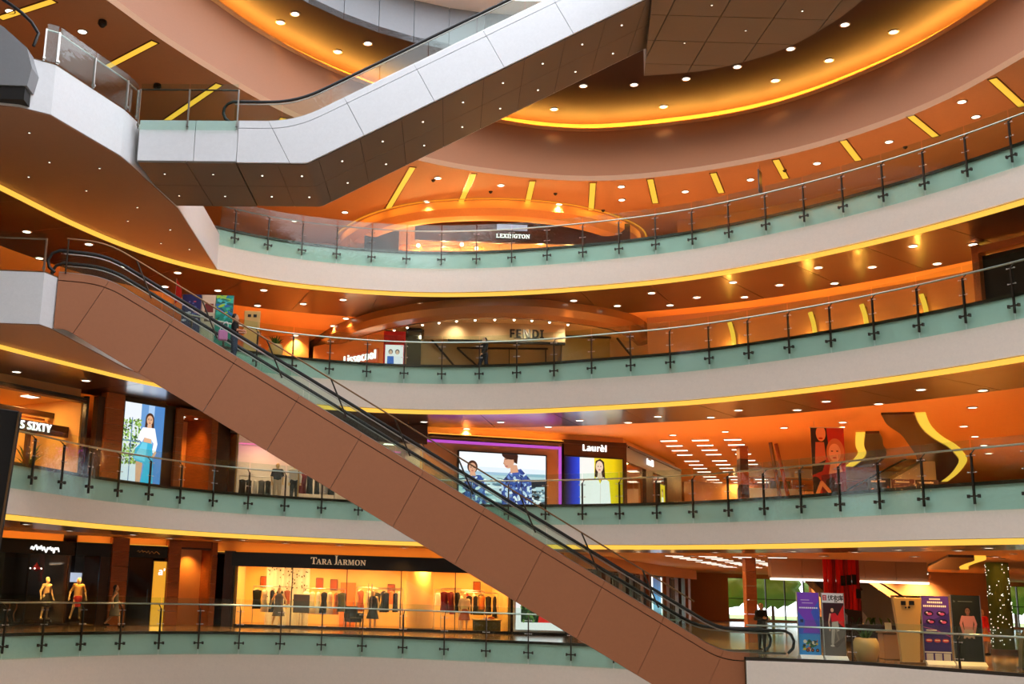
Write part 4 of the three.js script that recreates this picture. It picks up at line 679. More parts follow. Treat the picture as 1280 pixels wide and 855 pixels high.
// purple framed wall with the big screen
{
  const w = sOn(C2, 'wall_advert', 'brown wall with purple light line round the big seaside advert');
  part(w, 'panel', span(8.8, 15.35, 0, 3.4, -0.3, -0.08), M.bulk);
  const l = on(C2, 'purple_light', 'long purple light line above the seaside advert', 'light'); part(l, 'diffuser', span(8.9, 15.16, 2.98, 3.1, -0.08, -0.02), M.purple); part(l, 'rail', span(8.9, 15.16, 3.1, 3.13, -0.08, 0), M.black); const l2 = on(C2, 'purple_light', 'upright purple light line between the seaside advert and the dark shop', 'light'); part(l2, 'diffuser', span(15.18, 15.3, 0.02, 3.1, -0.08, -0.02), M.purple); part(l2, 'rail', span(15.3, 15.33, 0.02, 3.1, -0.08, 0), M.black);
  rlight(l, 12, 3.0, 0.02, 6, 0.1, 3, new THREE.Color().setRGB(0.7, 0.1, 0.9)).rotation.set(0, Math.PI, 0);
  const camo = (x, pts, n) => { x.save(); x.beginPath(); pts.forEach((p, i) => (i ? x.lineTo(...p) : x.moveTo(...p))); x.closePath(); x.clip(); const xs = pts.map((p) => p[0]), ys = pts.map((p) => p[1]), a = Math.min(...xs), b = Math.max(...xs), c = Math.min(...ys), d = Math.max(...ys); x.fillStyle = '#3d5aa8'; x.fillRect(a, c, b - a, d - c); for (let i = 0; i < n; i++) ell(x, ['#1c2a5c', '#6f8fd0', '#c9dcf4', '#26418c', '#eef6ff'][i % 5], rnd(a, b), rnd(c, d), rnd(8, 26), rnd(5, 14), rnd() * 3); x.restore(); };
  lightBox(C2, 'light_box', 'big bright advert of two men in patterned shirts by the sea', 12.45, 0.32, 4.1, 2.3, print(768, 430, (x, W, H) => {
    x.fillStyle = '#e4f1f8'; x.fillRect(0, 0, W, H); x.fillStyle = '#f6fafc'; x.fillRect(0, 0, W, 120); x.fillStyle = '#9fc4d8'; x.fillRect(0, 160, W, 24); x.fillStyle = '#c7dfe8'; x.fillRect(0, 184, W, H);
    for (let i = 0; i < 150; i++) ell(x, ['#e9f4f6', '#8fb4c4', '#31485a', '#ffffff', '#5f8296'][i % 5], rnd(0, W), 215 + rnd() * 215, rnd(12, 60), rnd(3, 12), rnd(-0.3, 0.3));
    fill(x, '#1d2a36', [[610, 225], [768, 215], [768, 262], [640, 270]]); for (let i = 0; i < 40; i++) ell(x, ['#1b242c', '#4c5f6c', '#dbe8ee'][i % 3], rnd(580, 768), rnd(290, 430), rnd(8, 34), rnd(4, 14));
    camo(x, [[30, 430], [40, 240], [100, 190], [190, 190], [235, 250], [240, 430]], 70); face(x, 118, 130, 44, '#dca887', '#4a2a1c'); fill(x, '#dca887', [[100, 165], [140, 165], [150, 200], [92, 200]]);
    camo(x, [[380, 430], [372, 240], [450, 150], [545, 120], [640, 215], [650, 430]], 130); fill(x, '#d9a382', [[450, 90], [510, 90], [525, 150], [455, 160]]); ell(x, '#d9a382', 440, 60, 46, 62, 0.25); ell(x, '#3a2018', 448, 10, 72, 36, 0.1); fill(x, '#3a2018', [[470, 0], [520, 10], [512, 80], [486, 70]]); line(x, '#5a3624', 6, [[405, 46], [428, 42]]); line(x, '#b07a60', 4, [[400, 58], [390, 84], [408, 88]]); ell(x, '#b0605a', 418, 104, 14, 5); line(x, '#1c2a5c', 8, [[545, 180], [570, 430]]);
  }), 1.05, M.black, 0.02, 1.1);
}
// dark fronted shop with the yellow, white and blue light box at the corner
const K2 = C2.at(18.5), S2 = seg([K2[0], K2[2]], [K2[0] + 5.2, K2[2] - 10.2], 5.3);
{
  const t = on(C2, 'shopfront', 'dark shopfront with rounded white lettering over a yellow and blue light box', 'shopfront');
  part(t, 'header', span(15.4, 18.5, 2.72, 3.45, -0.25, 0.02), M.darkwood); part(t, 'side_frame', span(18.3, 18.5, 0, 2.75, -0.25, 0.02), M.darkwood); part(t, 'backing', span(15.4, 18.4, 0, 2.75, -0.25, -0.12), M.black);
  part(t, 'sign_lettering', letters('Laurèl', 0.29, 0.05).translate(16.9, 2.97, 0.03), M.signwhite);
  lightBox(C2, 'light_box', 'square light box with woman in white between blue and yellow fields', 16.85, 0.05, 2.85, 2.62, print(400, 372, (x, W, H) => {
    const g = x.createLinearGradient(0, 0, 100, 0); g.addColorStop(0, '#080a24'); g.addColorStop(0.55, '#1030b0'); g.addColorStop(1, '#2050e0'); x.fillStyle = g; x.fillRect(0, 0, 104, H); x.fillStyle = '#fbfbf4'; x.fillRect(104, 0, 110, H); const y = x.createLinearGradient(200, 0, W, 0); y.addColorStop(0, '#f6e23a'); y.addColorStop(0.7, '#f0cf10'); y.addColorStop(1, '#a88a0c'); x.fillStyle = y; x.fillRect(204, 0, W, H);
    fill(x, '#2a1a14', [[214, 20], [246, 4], [272, 24], [280, 150], [252, 168], [240, 90], [222, 130], [206, 120]]); ell(x, '#f0d2b8', 240, 56, 26, 38); fill(x, '#f0d2b8', [[230, 88], [252, 88], [262, 132], [222, 132]]); fill(x, '#fdfdf8', [[192, 150], [222, 122], [244, 168], [264, 122], [306, 150], [322, 372], [160, 372]]); line(x, '#dcd8cc', 3, [[246, 170], [240, 372]]); for (const s of [-9, 9]) ell(x, '#2a1a14', 240 + s, 54, 4, 2.4); ell(x, '#b84848', 240, 76, 8, 3);
  }), 1.0, M.black, 0.0, 0.9);
  bulkhead(S2, 0.3, 11.2, 3.4, H2, 3, 'amber band along the receding side of the dark corner shop', 14);
  const sd = on(S2, 'side_shopfront', 'receding dark side of the corner shop with orange window and small lit sign', 'shopfront');
  part(sd, 'wall', merge([span(0, 11.4, 2.6, 3.4, -0.3, 0), span(3.6, 5.0, 0, 2.6, -0.3, 0), span(8, 11.4, 0, 2.6, -0.3, 0)]), M.darkwood); part(sd, 'window_pane', span(0.1, 3.6, 0.05, 2.6, -0.1, -0.085), M.shopglass); part(sd, 'window_pane', span(5, 8, 0.05, 2.6, -0.1, -0.085), M.shopglass);
  part(sd, 'sign_lettering', letters('Laurèl', 0.3, 0.05).translate(4.3, 2.85, 0.02), M.signwhite);
  shopBox(S2, 0.3, 11, 2.6, 3.2, M.wallwarm, 'orange walls of the dark corner shop', 14, WARM);
  lightBox(S2, 'light_box', 'narrow yellow light box on the receding shop side', 6.5, 0.1, 1.1, 2.0, print(64, 128, (x, W, H) => { x.fillStyle = '#f0d018'; x.fillRect(0, 0, W, H); fill(x, '#fbfbf4', [[20, 40], [44, 40], [52, 128], [12, 128]]); ell(x, '#2a1a14', 32, 26, 9, 13); ell(x, '#f0d2b8', 32, 29, 6, 9); }), 0.9, M.black, 0.06, 0.5);
}
// ---------------------------------------------------------------- third gallery, back of house
std('canopy', 0x8a5c38, 0.25, { map: grainTex, clearcoat: 0.3 }); std('mirror', 0x9a8f78, 0.12, { metalness: 0.9 }); std('boutique', 0xb9a078, 0.5, { map: grainTex }); std('olive', 0x8a7a40, 0.3); std('darkglass', 0x3c3c34, 0.1);
struct('wall_back', span(XL, -4.4, 11, 14.9, -58.4, -58), M.wallwarm, 'orange lit back wall of the third gallery');
const canopy3 = plan([[-5.6, -62], [-4.5, -59.4], [-2.8, -55], [-0.4, -51.4], [2.5, -49.3], [5.7, -48.6], [8.3, -49.2], [11.2, -51], [13.5, -55.6], [14.4, -59]]);
{
  const w = structGroup('ceiling', 'curved brown canopy over the boutiques of the third gallery');
  part(w, 'canopy_band', sweep(canopy3.sub(0, canopy3.L), [[0, 14.72], [0, 14.35], [0.18, 14.05], [0.55, 13.92], [0.75, 13.92], [0.75, 14.72]]), M.canopy);
  part(w, 'canopy_ceiling', plate(canopy3.sub(0, canopy3.L).map((p) => off(p, 0.7)), 14.12, 14.3), M.boutique);
  const b = structGroup('wall_boutique', 'tan back wall of the boutique with black lettering');
  part(b, 'back_wall', span(0.7, 13.4, 11, 14.2, -54.4, -54.2), M.boutique);
  part(b, 'portal_panel', span(0.72, 1.4, 11, 14.1, -53.9, -52.6), M.darkglass); part(b, 'portal_trim', span(0.68, 1.44, 13.95, 14.05, -53.9, -52.55), M.black);
  part(b, 'olive_panel', span(8.25, 10.6, 11, 14.0, -53.4, -53.2), M.olive); part(b, 'olive_trim', span(8.2, 10.65, 14.0, 14.08, -53.4, -53.15), M.black);
  part(b, 'sloped_frame', merge([bar([1.5, 14.0, -52.5], [3.7, 11.6, -52.9], 0.05, 6), bar([3.2, 13.45, -53.8], [7.7, 13.6, -54.1], 0.05, 6), bar([3.2, 13.45, -53.8], [4.3, 12.5, -53.9], 0.05, 6), bar([10.9, 14.0, -53], [12.9, 12, -54], 0.06, 6), bar([7.6, 11, -54.1], [7.6, 13.6, -54.1], 0.03, 6), bar([5.8, 11, -54.1], [5.8, 13.55, -54.1], 0.02, 6)]), M.black);
  part(b, 'lintel', span(1.5, 8.1, 13.3, 14.12, -51.4, -51.2), M.boutique); part(b, 'lintel_trim', span(2.6, 8.1, 13.2, 13.3, -51.42, -51.16), M.black);
  const sg = thing('shop_sign', 'black capital letter sign on the tan boutique wall of the third gallery', 'sign', [6.3, 13.46, -51.17]); part(sg, 'lettering', letters('FENDI', 0.4, 0.06), M.black); part(sg, 'mount', box(1.2, 0.03, 0.05, 0, -0.03, 0), M.black);
  for (let i = 0; i < 11; i++) { const s = canopy3.L * (0.33 + 0.032 * i), p = canopy3.at(s), [x, z] = off(p, 1.3); const d = thing('spot_lamp', 'small white spot lamp in a row under the curved boutique canopy', 'light', [x, 14.12, z], 0, 'spot lamps under the boutique canopy'); part(d, 'housing', new THREE.CylinderGeometry(0.07, 0.07, 0.1, 12).translate(0, -0.05, 0), M.steel); part(d, 'lens', new THREE.SphereGeometry(0.06, 10, 8).translate(0, -0.11, 0), M.lens); if (i % 2 === 0) { const l = new THREE.SpotLight(new THREE.Color().setRGB(1, 0.8, 0.5), 9, 0, 1.0, 0.8); l.position.set(0, -0.2, 0); l.target.position.set(0, -2, -1.6); l.name = 'lamp'; l.target.name = 'aim'; l.castShadow = true; l.shadow.radius = 4; d.add(l, l.target); } }
  const sh = thing('display_counter', 'low glass topped display counter inside the tan boutique', 'counter', [5.4, 11, -51.8]); part(sh, 'body', rbox(2.6, 0.8, 0.6, 0.02, 0, 0.4, 0), M.boutique); part(sh, 'glass_top', box(2.6, 0.2, 0.6, 0, 0.91, 0), M.shopglass);
}
{ // shop with bubbly lettering at the left under the canopy
  const g = seg([-4.2, -57.6], [-0.4, -53.2], 11);
  const w = sOn(g, 'wall_shop', 'orange lit wall of the shop with rounded lettering'); part(w, 'panel', span(0, 5.8, 0, 3.1, -0.3, -0.1), M.wallwarm);
  const t = on(g, 'shop_sign', 'white rounded letter sign glowing on the orange shop wall of the third gallery', 'sign', 4.05, 1.75, 0.02); part(t, 'lettering', letters('Lissocool', 0.42, 0.06), M.signwhite); part(t, 'back_panel', rbox(2.6, 0.7, 0.06, 0.02, 0, 0.16, -0.08), glow('redpanel', new THREE.Color().setRGB(1, 0.12, 0.02), 0.5));
  rlight(t, 0, 0.2, 0.1, 2.4, 0.4, 3, AMBER).rotation.set(0, Math.PI, 0);
  const r = thing('light_box', 'red topped light box with two people in blue and white on the third gallery', 'advert', [0.12, 11, -52.3]);
  part(r, 'housing', rbox(1.05, 2.85, 0.2, 0.02, 0, 1.43, -0.12), M.red);
  part(r, 'screen', box(0.86, 1.75, 0.03, 0, 1.3, 0), emis(print(172, 350, (x, W, H) => { x.fillStyle = '#f4f0ee'; x.fillRect(0, 0, W, H); for (const [cx, c] of [[52, '#3a66b8'], [116, '#e8e8ee']]) { face(x, cx, 70, 20, '#eac0a4', '#1a1414'); fill(x, c, [[cx - 30, 110], [cx + 30, 110], [cx + 34, 220], [cx - 34, 220]]); fill(x, c === '#3a66b8' ? '#f2f2f2' : '#4470c0', [[cx - 28, 220], [cx + 28, 220], [cx + 24, 350], [cx - 24, 350]]); } }), 1));
  rlight(r, 0, 1.3, 0.04, 0.8, 1.7, 0.8, COOL).rotation.set(0, Math.PI, 0);
}
{ // right hand back wall with arched light strips
  const c = LV[2].c, s0 = nearS(c, [8.6, -43.7]) - 1, L = c.L, w = structGroup('wall_right', 'tan back wall of the third gallery');
  part(w, 'panel', sweep(c.sub(s0, L), rect(8.6, 8.8, 11, 14.9)), M.bulk);
  for (const k of [3.4, 5.6, 7.3, 9.3, 11.2, 12.8, 14.2]) {
    const p = c.at(s0 + k), a = Math.atan2(-p.tz, p.tx), [x, z] = off(p, 8.5), t = thing('wall_light', 'tall curved yellow light strip on the tan back wall of the third gallery', 'light', [x, 11, z], a, 'curved wall lights of the third gallery');
    part(t, 'diffuser', tube([[-0.15, 0.6, 0], [0, 1.2, 0], [0.05, 1.9, 0], [0, 2.6, 0], [-0.12, 3.1, 0]], 0.1, 8), M.slot); part(t, 'mount', box(0.1, 2.4, 0.06, 0, 1.8, -0.1), M.bronze);
    const l = new THREE.PointLight(AMBER, 3); l.position.set(0, 2, 0.25); l.name = 'lamp'; l.castShadow = true; t.add(l);
  }
  const d = thing('dark_doorway', 'dark shop doorway with brown frame at the right end of the third gallery', 'shopfront', [22.3, 11, -37.2], -1.0); part(d, 'panel', box(4, 3.2, 0.2, 0, 1.6, 0), M.black); part(d, 'frame', merge([box(0.25, 3.6, 0.5, -2, 1.8, 0.1), box(4.2, 0.25, 0.5, 0, 3.4, 0.1)]), M.wood);
}
// boards, sign and plant standing on the third gallery
const boardTex = [print(96, 256, (x, W, H) => { x.fillStyle = '#2a2f6e'; x.fillRect(0, 0, W, H); for (let i = 0; i < 30; i++) ell(x, ['#6a78c8', '#c0506a', '#1a1c44', '#d8dcf4'][i % 4], rnd(0, W), rnd(30, 130), rnd(3, 14), rnd(2, 6)); }), print(96, 256, (x, W, H) => { x.fillStyle = '#e6cdb4'; x.fillRect(0, 0, W, H); x.fillStyle = '#7a2a24'; x.fillRect(22, 40, 60, 40); x.fillStyle = '#5a4034'; x.fillRect(22, 96, 60, 26); line(x, '#a88468', 3, [[20, 150], [78, 150]]); }), print(96, 256, (x, W, H) => { x.fillStyle = '#1f9a8c'; x.fillRect(0, 0, W, H); for (let i = 0; i < 50; i++) ell(x, ['#38c0a0', '#2a6ec0', '#a8d840', '#0f6a5c', '#4ac8d8'][i % 5], rnd(0, W), rnd(0, 140), rnd(8, 26), rnd(3, 9), rnd(-0.6, 0.6)); })];
[['dark blue poster board with small pictures', -8.25, 0.78], ['cream poster board with two brown pictures', -7.55, 0.56], ['teal green poster board with painted waves', -6.9, 0.72]].forEach(([l, x, w], i) => {
  const t = thing('poster_board', l + ' standing on the third gallery', 'poster', [x, 11, -44.6]); part(t, 'panel', box(w, 2.35, 0.04, 0, 1.22, 0), prt(boardTex[i])); part(t, 'foot', box(w, 0.05, 0.4, 0, 0.025, 0), M.steel); part(t, 'frame', merge([box(0.02, 2.4, 0.05, -w / 2, 1.2, 0), box(0.02, 2.4, 0.05, w / 2, 1.2, 0)]), M.steel);
});
{
  const f = thing('feather_flag', 'slim red and white feather flag on a pole on the third gallery', 'flag', [-8.95, 11, -44.4]); part(f, 'pole', bar([0, 0, 0], [0.05, 3.0, 0], 0.015), M.steel); part(f, 'cloth', extr([[0.02, 1.9], [0.3, 2.2], [0.28, 2.6], [0.05, 3.0]], 0.01), M.red); part(f, 'base', cyl(0.2, 0.2, 0.04, 0, 0, 0, 16), M.darksteel);
  const k = thing('directory_sign', 'gold directory sign with two dark squares on the third gallery', 'sign', [-5.95, 11, -46.3]); part(k, 'panel', extr([[-0.3, 0.05], [0.3, 0.05], [0.33, 2.15], [-0.33, 2.15]], 0.1, 0.01), M.gold); part(k, 'pictogram', merge([box(0.14, 0.12, 0.02, -0.12, 1.95, 0.12), box(0.14, 0.12, 0.02, 0.12, 1.95, 0.12)]), M.black); part(k, 'base', box(0.8, 0.05, 0.4, 0, 0.025, 0.05), M.bronze);
  potPlant([-4.9, 11, -46.3], 'gold pot with dark leafy plant on the third gallery', 0.3, 0.75, 0.9);
}
function potPlant([x, y, z], label, r, h, spread) {
  const t = thing('potted_plant', label, 'plant', [x, y, z]); part(t, 'pot', lathe([[0, 0], [r * 0.75, 0], [r * 1.1, h * 0.5], [r * 1.05, h * 0.8], [r * 0.85, h], [r * 0.78, h], [r * 0.8, h * 0.9], [0, h * 0.88]], 24), M.gold);
  for (let i = 0; i < 34; i++) { const a = i * 2.4, q = rnd(0.3, 0.75) * spread * 0.6; part(t, 'leaf', leafGeo([0.05 * Math.cos(a), h * 0.88, 0.05 * Math.sin(a)], [q * Math.cos(a), h + rnd(0.15, 0.45) * spread, q * Math.sin(a)], 0.06), i % 3 ? M.leaf : M.leaf2); }
}
// ---------------------------------------------------------------- top gallery, back of house
struct('wall_back', span(XL, -2.4, 16.7, 20.6, -60.4, -60), M.wallwarm, 'orange lit back wall of the top gallery');
const canopy4 = plan([[-3.6, -61], [-2.6, -57.4], [-1, -54.7], [1, -53], [3.3, -52.2], [6, -52], [8.9, -52.7], [11.2, -54.2], [12.8, -56.2], [13.6, -60]]);
{
  const w = structGroup('ceiling', 'curved orange lit canopy over the shop of the top gallery');
  part(w, 'canopy_band', sweep(canopy4.sub(0, canopy4.L), [[0, 20.52], [0, 20.1], [0.25, 19.78], [0.6, 19.7], [0.8, 19.7], [0.8, 20.52]]), M.ceil);
  const cv = thing('cove_light', 'amber strip light in front of the curved canopy of the top gallery', 'light'); part(cv, 'diffuser', sweep(canopy4.sub(3, canopy4.L - 3), rect(-0.3, -0.22, 20.46, 20.5)), M.coveorange);
  for (let s = 4; s < canopy4.L - 3; s += 2.4) { const p = canopy4.at(s), r = new THREE.RectAreaLight(AMBER, 9, 2.2, 0.08); r.position.set(p.x - p.nx * 0.28, 20.42, p.z - p.nz * 0.28); r.lookAt(p.x + p.nx * 0.5, 19.9, p.z + p.nz * 0.5); r.name = 'cove_glow'; cv.add(r); }
  const b = structGroup('wall_shop', 'warm shop interior of the top gallery');
  part(b, 'back_wall', span(-2.4, 13, 16.7, 20.5, -57.4, -57.2), M.bulk); part(b, 'lintel', span(1.0, 12, 19.2, 20.4, -54.9, -54.7), M.darkwood);
  part(b, 'dark_portal', span(-1.6, 0.2, 16.7, 20.2, -56.2, -56), M.black);
  const sh = thing('lattice_screen', 'timber lattice screen with shelves inside the shop of the top gallery', 'shelf', [2.4, 16.7, -55.6]);
  for (let i = 0; i < 5; i++) part(sh, 'upright', box(0.1, 2.5, 0.12, -2.1 + i * 1.05, 1.25, 0), M.wood); for (const h of [0.1, 1.2, 1.95, 2.2, 2.48]) part(sh, 'rail', box(4.3, 0.05, 0.12, 0, h, 0), M.wood); for (let i = 0; i < 13; i++) part(sh, 'baluster', box(0.03, 0.5, 0.05, -2 + i * 0.33, 2.22, 0), M.wood);
  const sg = thing('shop_sign', 'white serif capital sign hanging in the shop of the top gallery', 'sign', [6.0, 19.42, -54.62]); part(sg, 'lettering', letters('LEXINGTON', 0.2, 0.05, fontSerifB), M.signwhite); part(sg, 'mount', box(1.7, 0.03, 0.14, 0, -0.03, -0.03), M.darksteel);
  const sc = thing('illuminated_sign', 'pale violet lit panel above the white serif sign of the top gallery', 'light', [5.95, 19.98, -54.6]); part(sc, 'diffuser', rbox(1.55, 0.3, 0.06, 0.01), glow('violet', new THREE.Color().setRGB(0.75, 0.68, 0.9), 0.7)); part(sc, 'frame', box(1.62, 0.36, 0.03, 0, 0, -0.03), M.black);
  for (const [x, z] of [[1.2, -55], [2.6, -56.5], [4.2, -55.2], [5.5, -56.6], [7.5, -55.5], [9.2, -56.4], [3.4, -54.6]]) { const d = thing('pendant_lamp', 'small round pendant lamp inside the shop of the top gallery', 'lamp', [x, 19.0, z], 0, 'pendant lamps of the top gallery shop'); part(d, 'cord', bar([0, 0.1, 0], [0, 1.5, 0], 0.008, 5), M.black); part(d, 'globe', new THREE.SphereGeometry(0.1, 12, 10), M.lens); const l = new THREE.PointLight(WARM, 22); l.position.set(0, -0.16, 0); l.name = 'lamp'; l.castShadow = true; d.add(l); }
  const wr = structGroup('wall_right', 'brown back wall of the top gallery'), c = LV[3].c, s0 = nearS(c, [10, -46]); part(wr, 'panel', sweep(c.sub(s0, c.L), rect(9.2, 9.4, 16.7, 20.6)), M.bulk);
  for (let i = 0; i < 6; i++) { const p = c.at(s0 + 4.2 + i * 1.75), [x, z] = off(p, 9.1), t = thing('wall_light', 'small square yellow wall light on the brown back wall of the top gallery', 'light', [x, 18.6, z], Math.atan2(-p.tz, p.tx), 'square wall lights of the top gallery'); part(t, 'diffuser', rbox(0.36, 0.4, 0.08, 0.02), M.slot); part(t, 'mount', box(0.44, 0.48, 0.03, 0, 0, -0.05), M.bronze); }
}
// ---------------------------------------------------------------- halls at the right of the ground and second galleries
const S1 = seg([8.4, -51.2], [22.5, -83], 0);
{ // receding left wall of the ground hall: veneer bays and lit windows
  const w = sOn(S1, 'wall_hall', 'receding wall of the ground floor hall with veneer bays'); part(w, 'backing', span(0, 34, 0, 3.7, -0.6, -0.4), M.wood); part(w, 'upper_band', span(0, 34, 3.0, 3.62, -0.4, 0.25), M.ceil);
  for (let i = 0; i < 12; i++) part(w, 'veneer_panel', rbox(1.1, 3.0, 0.2, 0.01, 1.4 + i * 2.8, 1.5, -0.1), i % 3 === 1 ? M.darkwood : M.wood);
  for (const [s, l] of [[2.9, 'first'], [8.4, 'second'], [14, 'third'], [25.2, 'last']]) { const t = on(S1, 'lit_window', l + ' glowing shop window along the ground floor hall', 'shopfront', s, 0, 0); part(t, 'window_frame', merge([box(1.5, 0.06, 0.14, 0, 2.9, 0), ...[-0.72, 0, 0.72].map((q) => box(0.05, 2.9, 0.14, q, 1.45, 0)), box(1.5, 0.05, 0.12, 0, 1.4, 0)]), M.darkwood); part(t, 'pane', box(1.45, 2.8, 0.02, 0, 1.45, -0.1), glow('winglow' + s, new THREE.Color().setRGB(1, 0.62, 0.3), 0.8)); rlight(t, 0, 1.5, 0.1, 1.4, 2.7, 2.5, WARM).rotation.set(0, Math.PI, 0); }
  const bl = on(S1, 'light_box', 'tall blue lit display with white side lights in the ground floor hall', 'advert', 19.5, 0, 0.05); part(bl, 'frame', rbox(3.2, 3.0, 0.2, 0.02, 0, 1.5, -0.08), M.darkwood); part(bl, 'screen', box(2.6, 2.7, 0.03, 0, 1.5, 0.04), emis(print(128, 128, (x, W, H) => { const g = x.createLinearGradient(0, 0, 0, H); g.addColorStop(0, '#3a4a78'); g.addColorStop(0.45, '#3aa0e8'); g.addColorStop(0.6, '#74c0f0'); g.addColorStop(1, '#283040'); x.fillStyle = g; x.fillRect(0, 0, W, H); x.fillStyle = '#202a40'; x.fillRect(74, 0, 6, H); }), 0.9)); part(bl, 'side_light', merge([box(0.12, 2.8, 0.06, -1.45, 1.5, 0.05), box(0.12, 2.8, 0.06, 1.45, 1.5, 0.05)]), M.signwhite); rlight(bl, 0, 1.5, 0.12, 2.6, 2.7, 1, COOL).rotation.set(0, Math.PI, 0);
}
function rowsOfLights(y, o, d, e, rows, cols, label, group, I, gap = [1.45, 1.9]) {   // o origin, d along the hall, e across it
  for (let i = 0; i < rows; i++) for (let j = 0; j < cols; j++) {
    const u = i * gap[1] + Math.floor(i / 4) * 1.0, x = o[0] + d[0] * u + e[0] * j * gap[0], z = o[1] + d[1] * u + e[1] * j * gap[0];
    const t = thing('ceiling_light', label, 'light', [x, y, z], Math.atan2(-e[1], e[0]), group); part(t, 'diffuser', rbox(0.75, 0.04, 0.3, 0.01, 0, -0.01, 0), M.lenssmall); part(t, 'frame', merge([box(0.85, 0.03, 0.05, 0, 0, 0.17), box(0.85, 0.03, 0.05, 0, 0, -0.17)]), M.bronze);
    if (j === 1 && i % 2 === 0) rlight(t, 0, -0.05, 0, 0.75, 0.3, I, WARM);
  }
}
rowsOfLights(9.02, [13.2, -52.6], [0.375, -0.927], [0.927, 0.375], 13, 3, 'oblong recessed light in the rows on the orange ceiling of the second gallery hall', 'rows of lights in the second gallery hall', 130);
rowsOfLights(3.62, [12.8, -50.5], [0.405, -0.914], [0.914, 0.405], 10, 4, 'oblong recessed light in the rows on the orange ceiling of the ground floor hall', 'rows of lights in the ground floor hall', 130);
rowsOfLights(14.72, [14.2, -54.4], [0.375, -0.927], [0.927, 0.375], 2, 3, 'oblong recessed light on the ceiling behind the third gallery', 'oblong lights of the third gallery', 40);
{
  const p = structGroup('trim', 'square veneered pillar in the ground floor hall'); for (let i = 0; i < 6; i++) part(p, 'veneer_panel', rbox(0.46, 0.59, 0.46, 0.01, 15.95, 0.3 + i * 0.6, -50), M.wood);
  const q = structGroup('trim', 'square veneered pillar in the second gallery hall'); for (let i = 0; i < 6; i++) part(q, 'veneer_panel', rbox(0.4, 0.61, 0.5, 0.01, 17.1, 5.62 + i * 0.62, -54), i % 2 ? M.wood : M.darkwood);
  const r = structGroup('trim', 'tall slanting bronze mullion in the second gallery hall'); part(r, 'mullion', bar([18.3, 5.3, -52], [17.8, 9, -52], 0.09), M.bronze); part(r, 'mullion', bar([18.9, 5.3, -52.4], [18.2, 9, -52.4], 0.09), M.wood);
  // brown beam with a light line
  const b = structGroup('trim', 'brown panelled beam with pale light line across the ground floor hall'); for (let i = 0; i < 5; i++) part(b, 'beam_panel', span(16.75 + i * 1.36, 18.09 + i * 1.36, 2.78, 3.62, -49.9, -49.5), M.bulk);
  const l = thing('light_strip', 'pale light line under the brown beam of the ground floor hall', 'light'); part(l, 'diffuser', span(16.75, 23.55, 2.68, 2.77, -49.7, -49.42), M.lenssmall); for (const x of [18.5, 21.8]) rlight(l, x, 2.66, -49.55, 3.2, 0.2, 8, WARM);
  const far = structGroup('wall_back', 'tan wall behind the hanging red fabric of the ground floor hall'); part(far, 'panel', span(24.6, 36, 0, 3.7, -66.4, -66), M.bulk);
  for (const x of [26, 28.4, 30.8]) { const d = thing('wall_washer', 'small warm spot above the tan wall of the ground floor hall', 'light', [x, 3.5, -64.8], 0, 'spots above the tan wall'); part(d, 'housing', cyl(0.06, 0.08, 0.12), M.steel); part(d, 'lens', new THREE.SphereGeometry(0.05, 8, 6).translate(0, -0.01, 0), M.lens); const s = new THREE.SpotLight(WARM, 150, 0, 1.0, 0.8); s.position.set(0, -0.1, 0); s.target.position.set(0, -2, -1); s.name = 'lamp'; s.target.name = 'aim'; s.castShadow = true; s.shadow.radius = 4; d.add(s, s.target); }
  // hanging red fabric installation
  const f = thing('hanging_fabric', 'tall pleated red fabric hanging from the hall ceiling', 'fabric', [19.45, 0, -48.6]);
  for (let i = 0; i < 9; i++) { const x = -0.7 + i * 0.17, y0 = 1.5 + (8 - i) * 0.02 + (i < 4 ? 0.45 : 0); part(f, 'pleat', loft([[3.6, 0.1, 0.08], [2.6, 0.09, 0.1], [y0, 0.1, 0.07]], 10).translate(x, 0, i % 2 ? 0.05 : -0.02), i % 3 === 2 ? cloth.red : cloth.scarlet); }
  part(f, 'dark_patch', merge([box(0.2, 0.42, 0.02, -0.02, 2.72, 0.16), box(0.2, 0.42, 0.02, 0.22, 2.75, 0.16), box(0.18, 0.42, 0.02, 0.45, 2.78, 0.16), box(0.2, 0.4, 0.02, 0.6, 2.2, 0.16)]), cloth.black);
  // escalator far back in the hall
  const e = thing('hall_escalator', 'small dark escalator rising behind the banners of the ground floor hall', 'escalator', [21.9, 0, -56]); part(e, 'truss', extr([[-2.2, 3.55], [-2.2, 2.9], [-1.5, 2.9], [0.2, 1.2], [0.2, 0], [0.9, 0], [0.9, 1.9], [-0.8, 3.55]], 1.2), M.darkwood); part(e, 'handrail', bar([1.0, 2.4, 1.1], [-0.2, 3.5, 1.1], 0.05), M.rubber); part(e, 'balustrade', extr([[0.9, 1.9], [1.0, 2.4], [-0.2, 3.45], [-0.5, 3.2]], 0.02).translate(0, 0, 1.1), M.glass);
  const e2 = thing('hall_escalator', 'slim blue grey escalator before the tan wall of the ground floor hall', 'escalator', [25.6, 0, -60]); part(e2, 'truss', extr([[0, 0], [3.4, 0], [3.0, 0.35], [-1.6, 3.4], [-2.6, 3.4], [-2.2, 2.7]], 1.2), M.grey); part(e2, 'handrail', bar([3.2, 0.9, 1.1], [-1.4, 3.6, 1.1], 0.05), M.rubber);
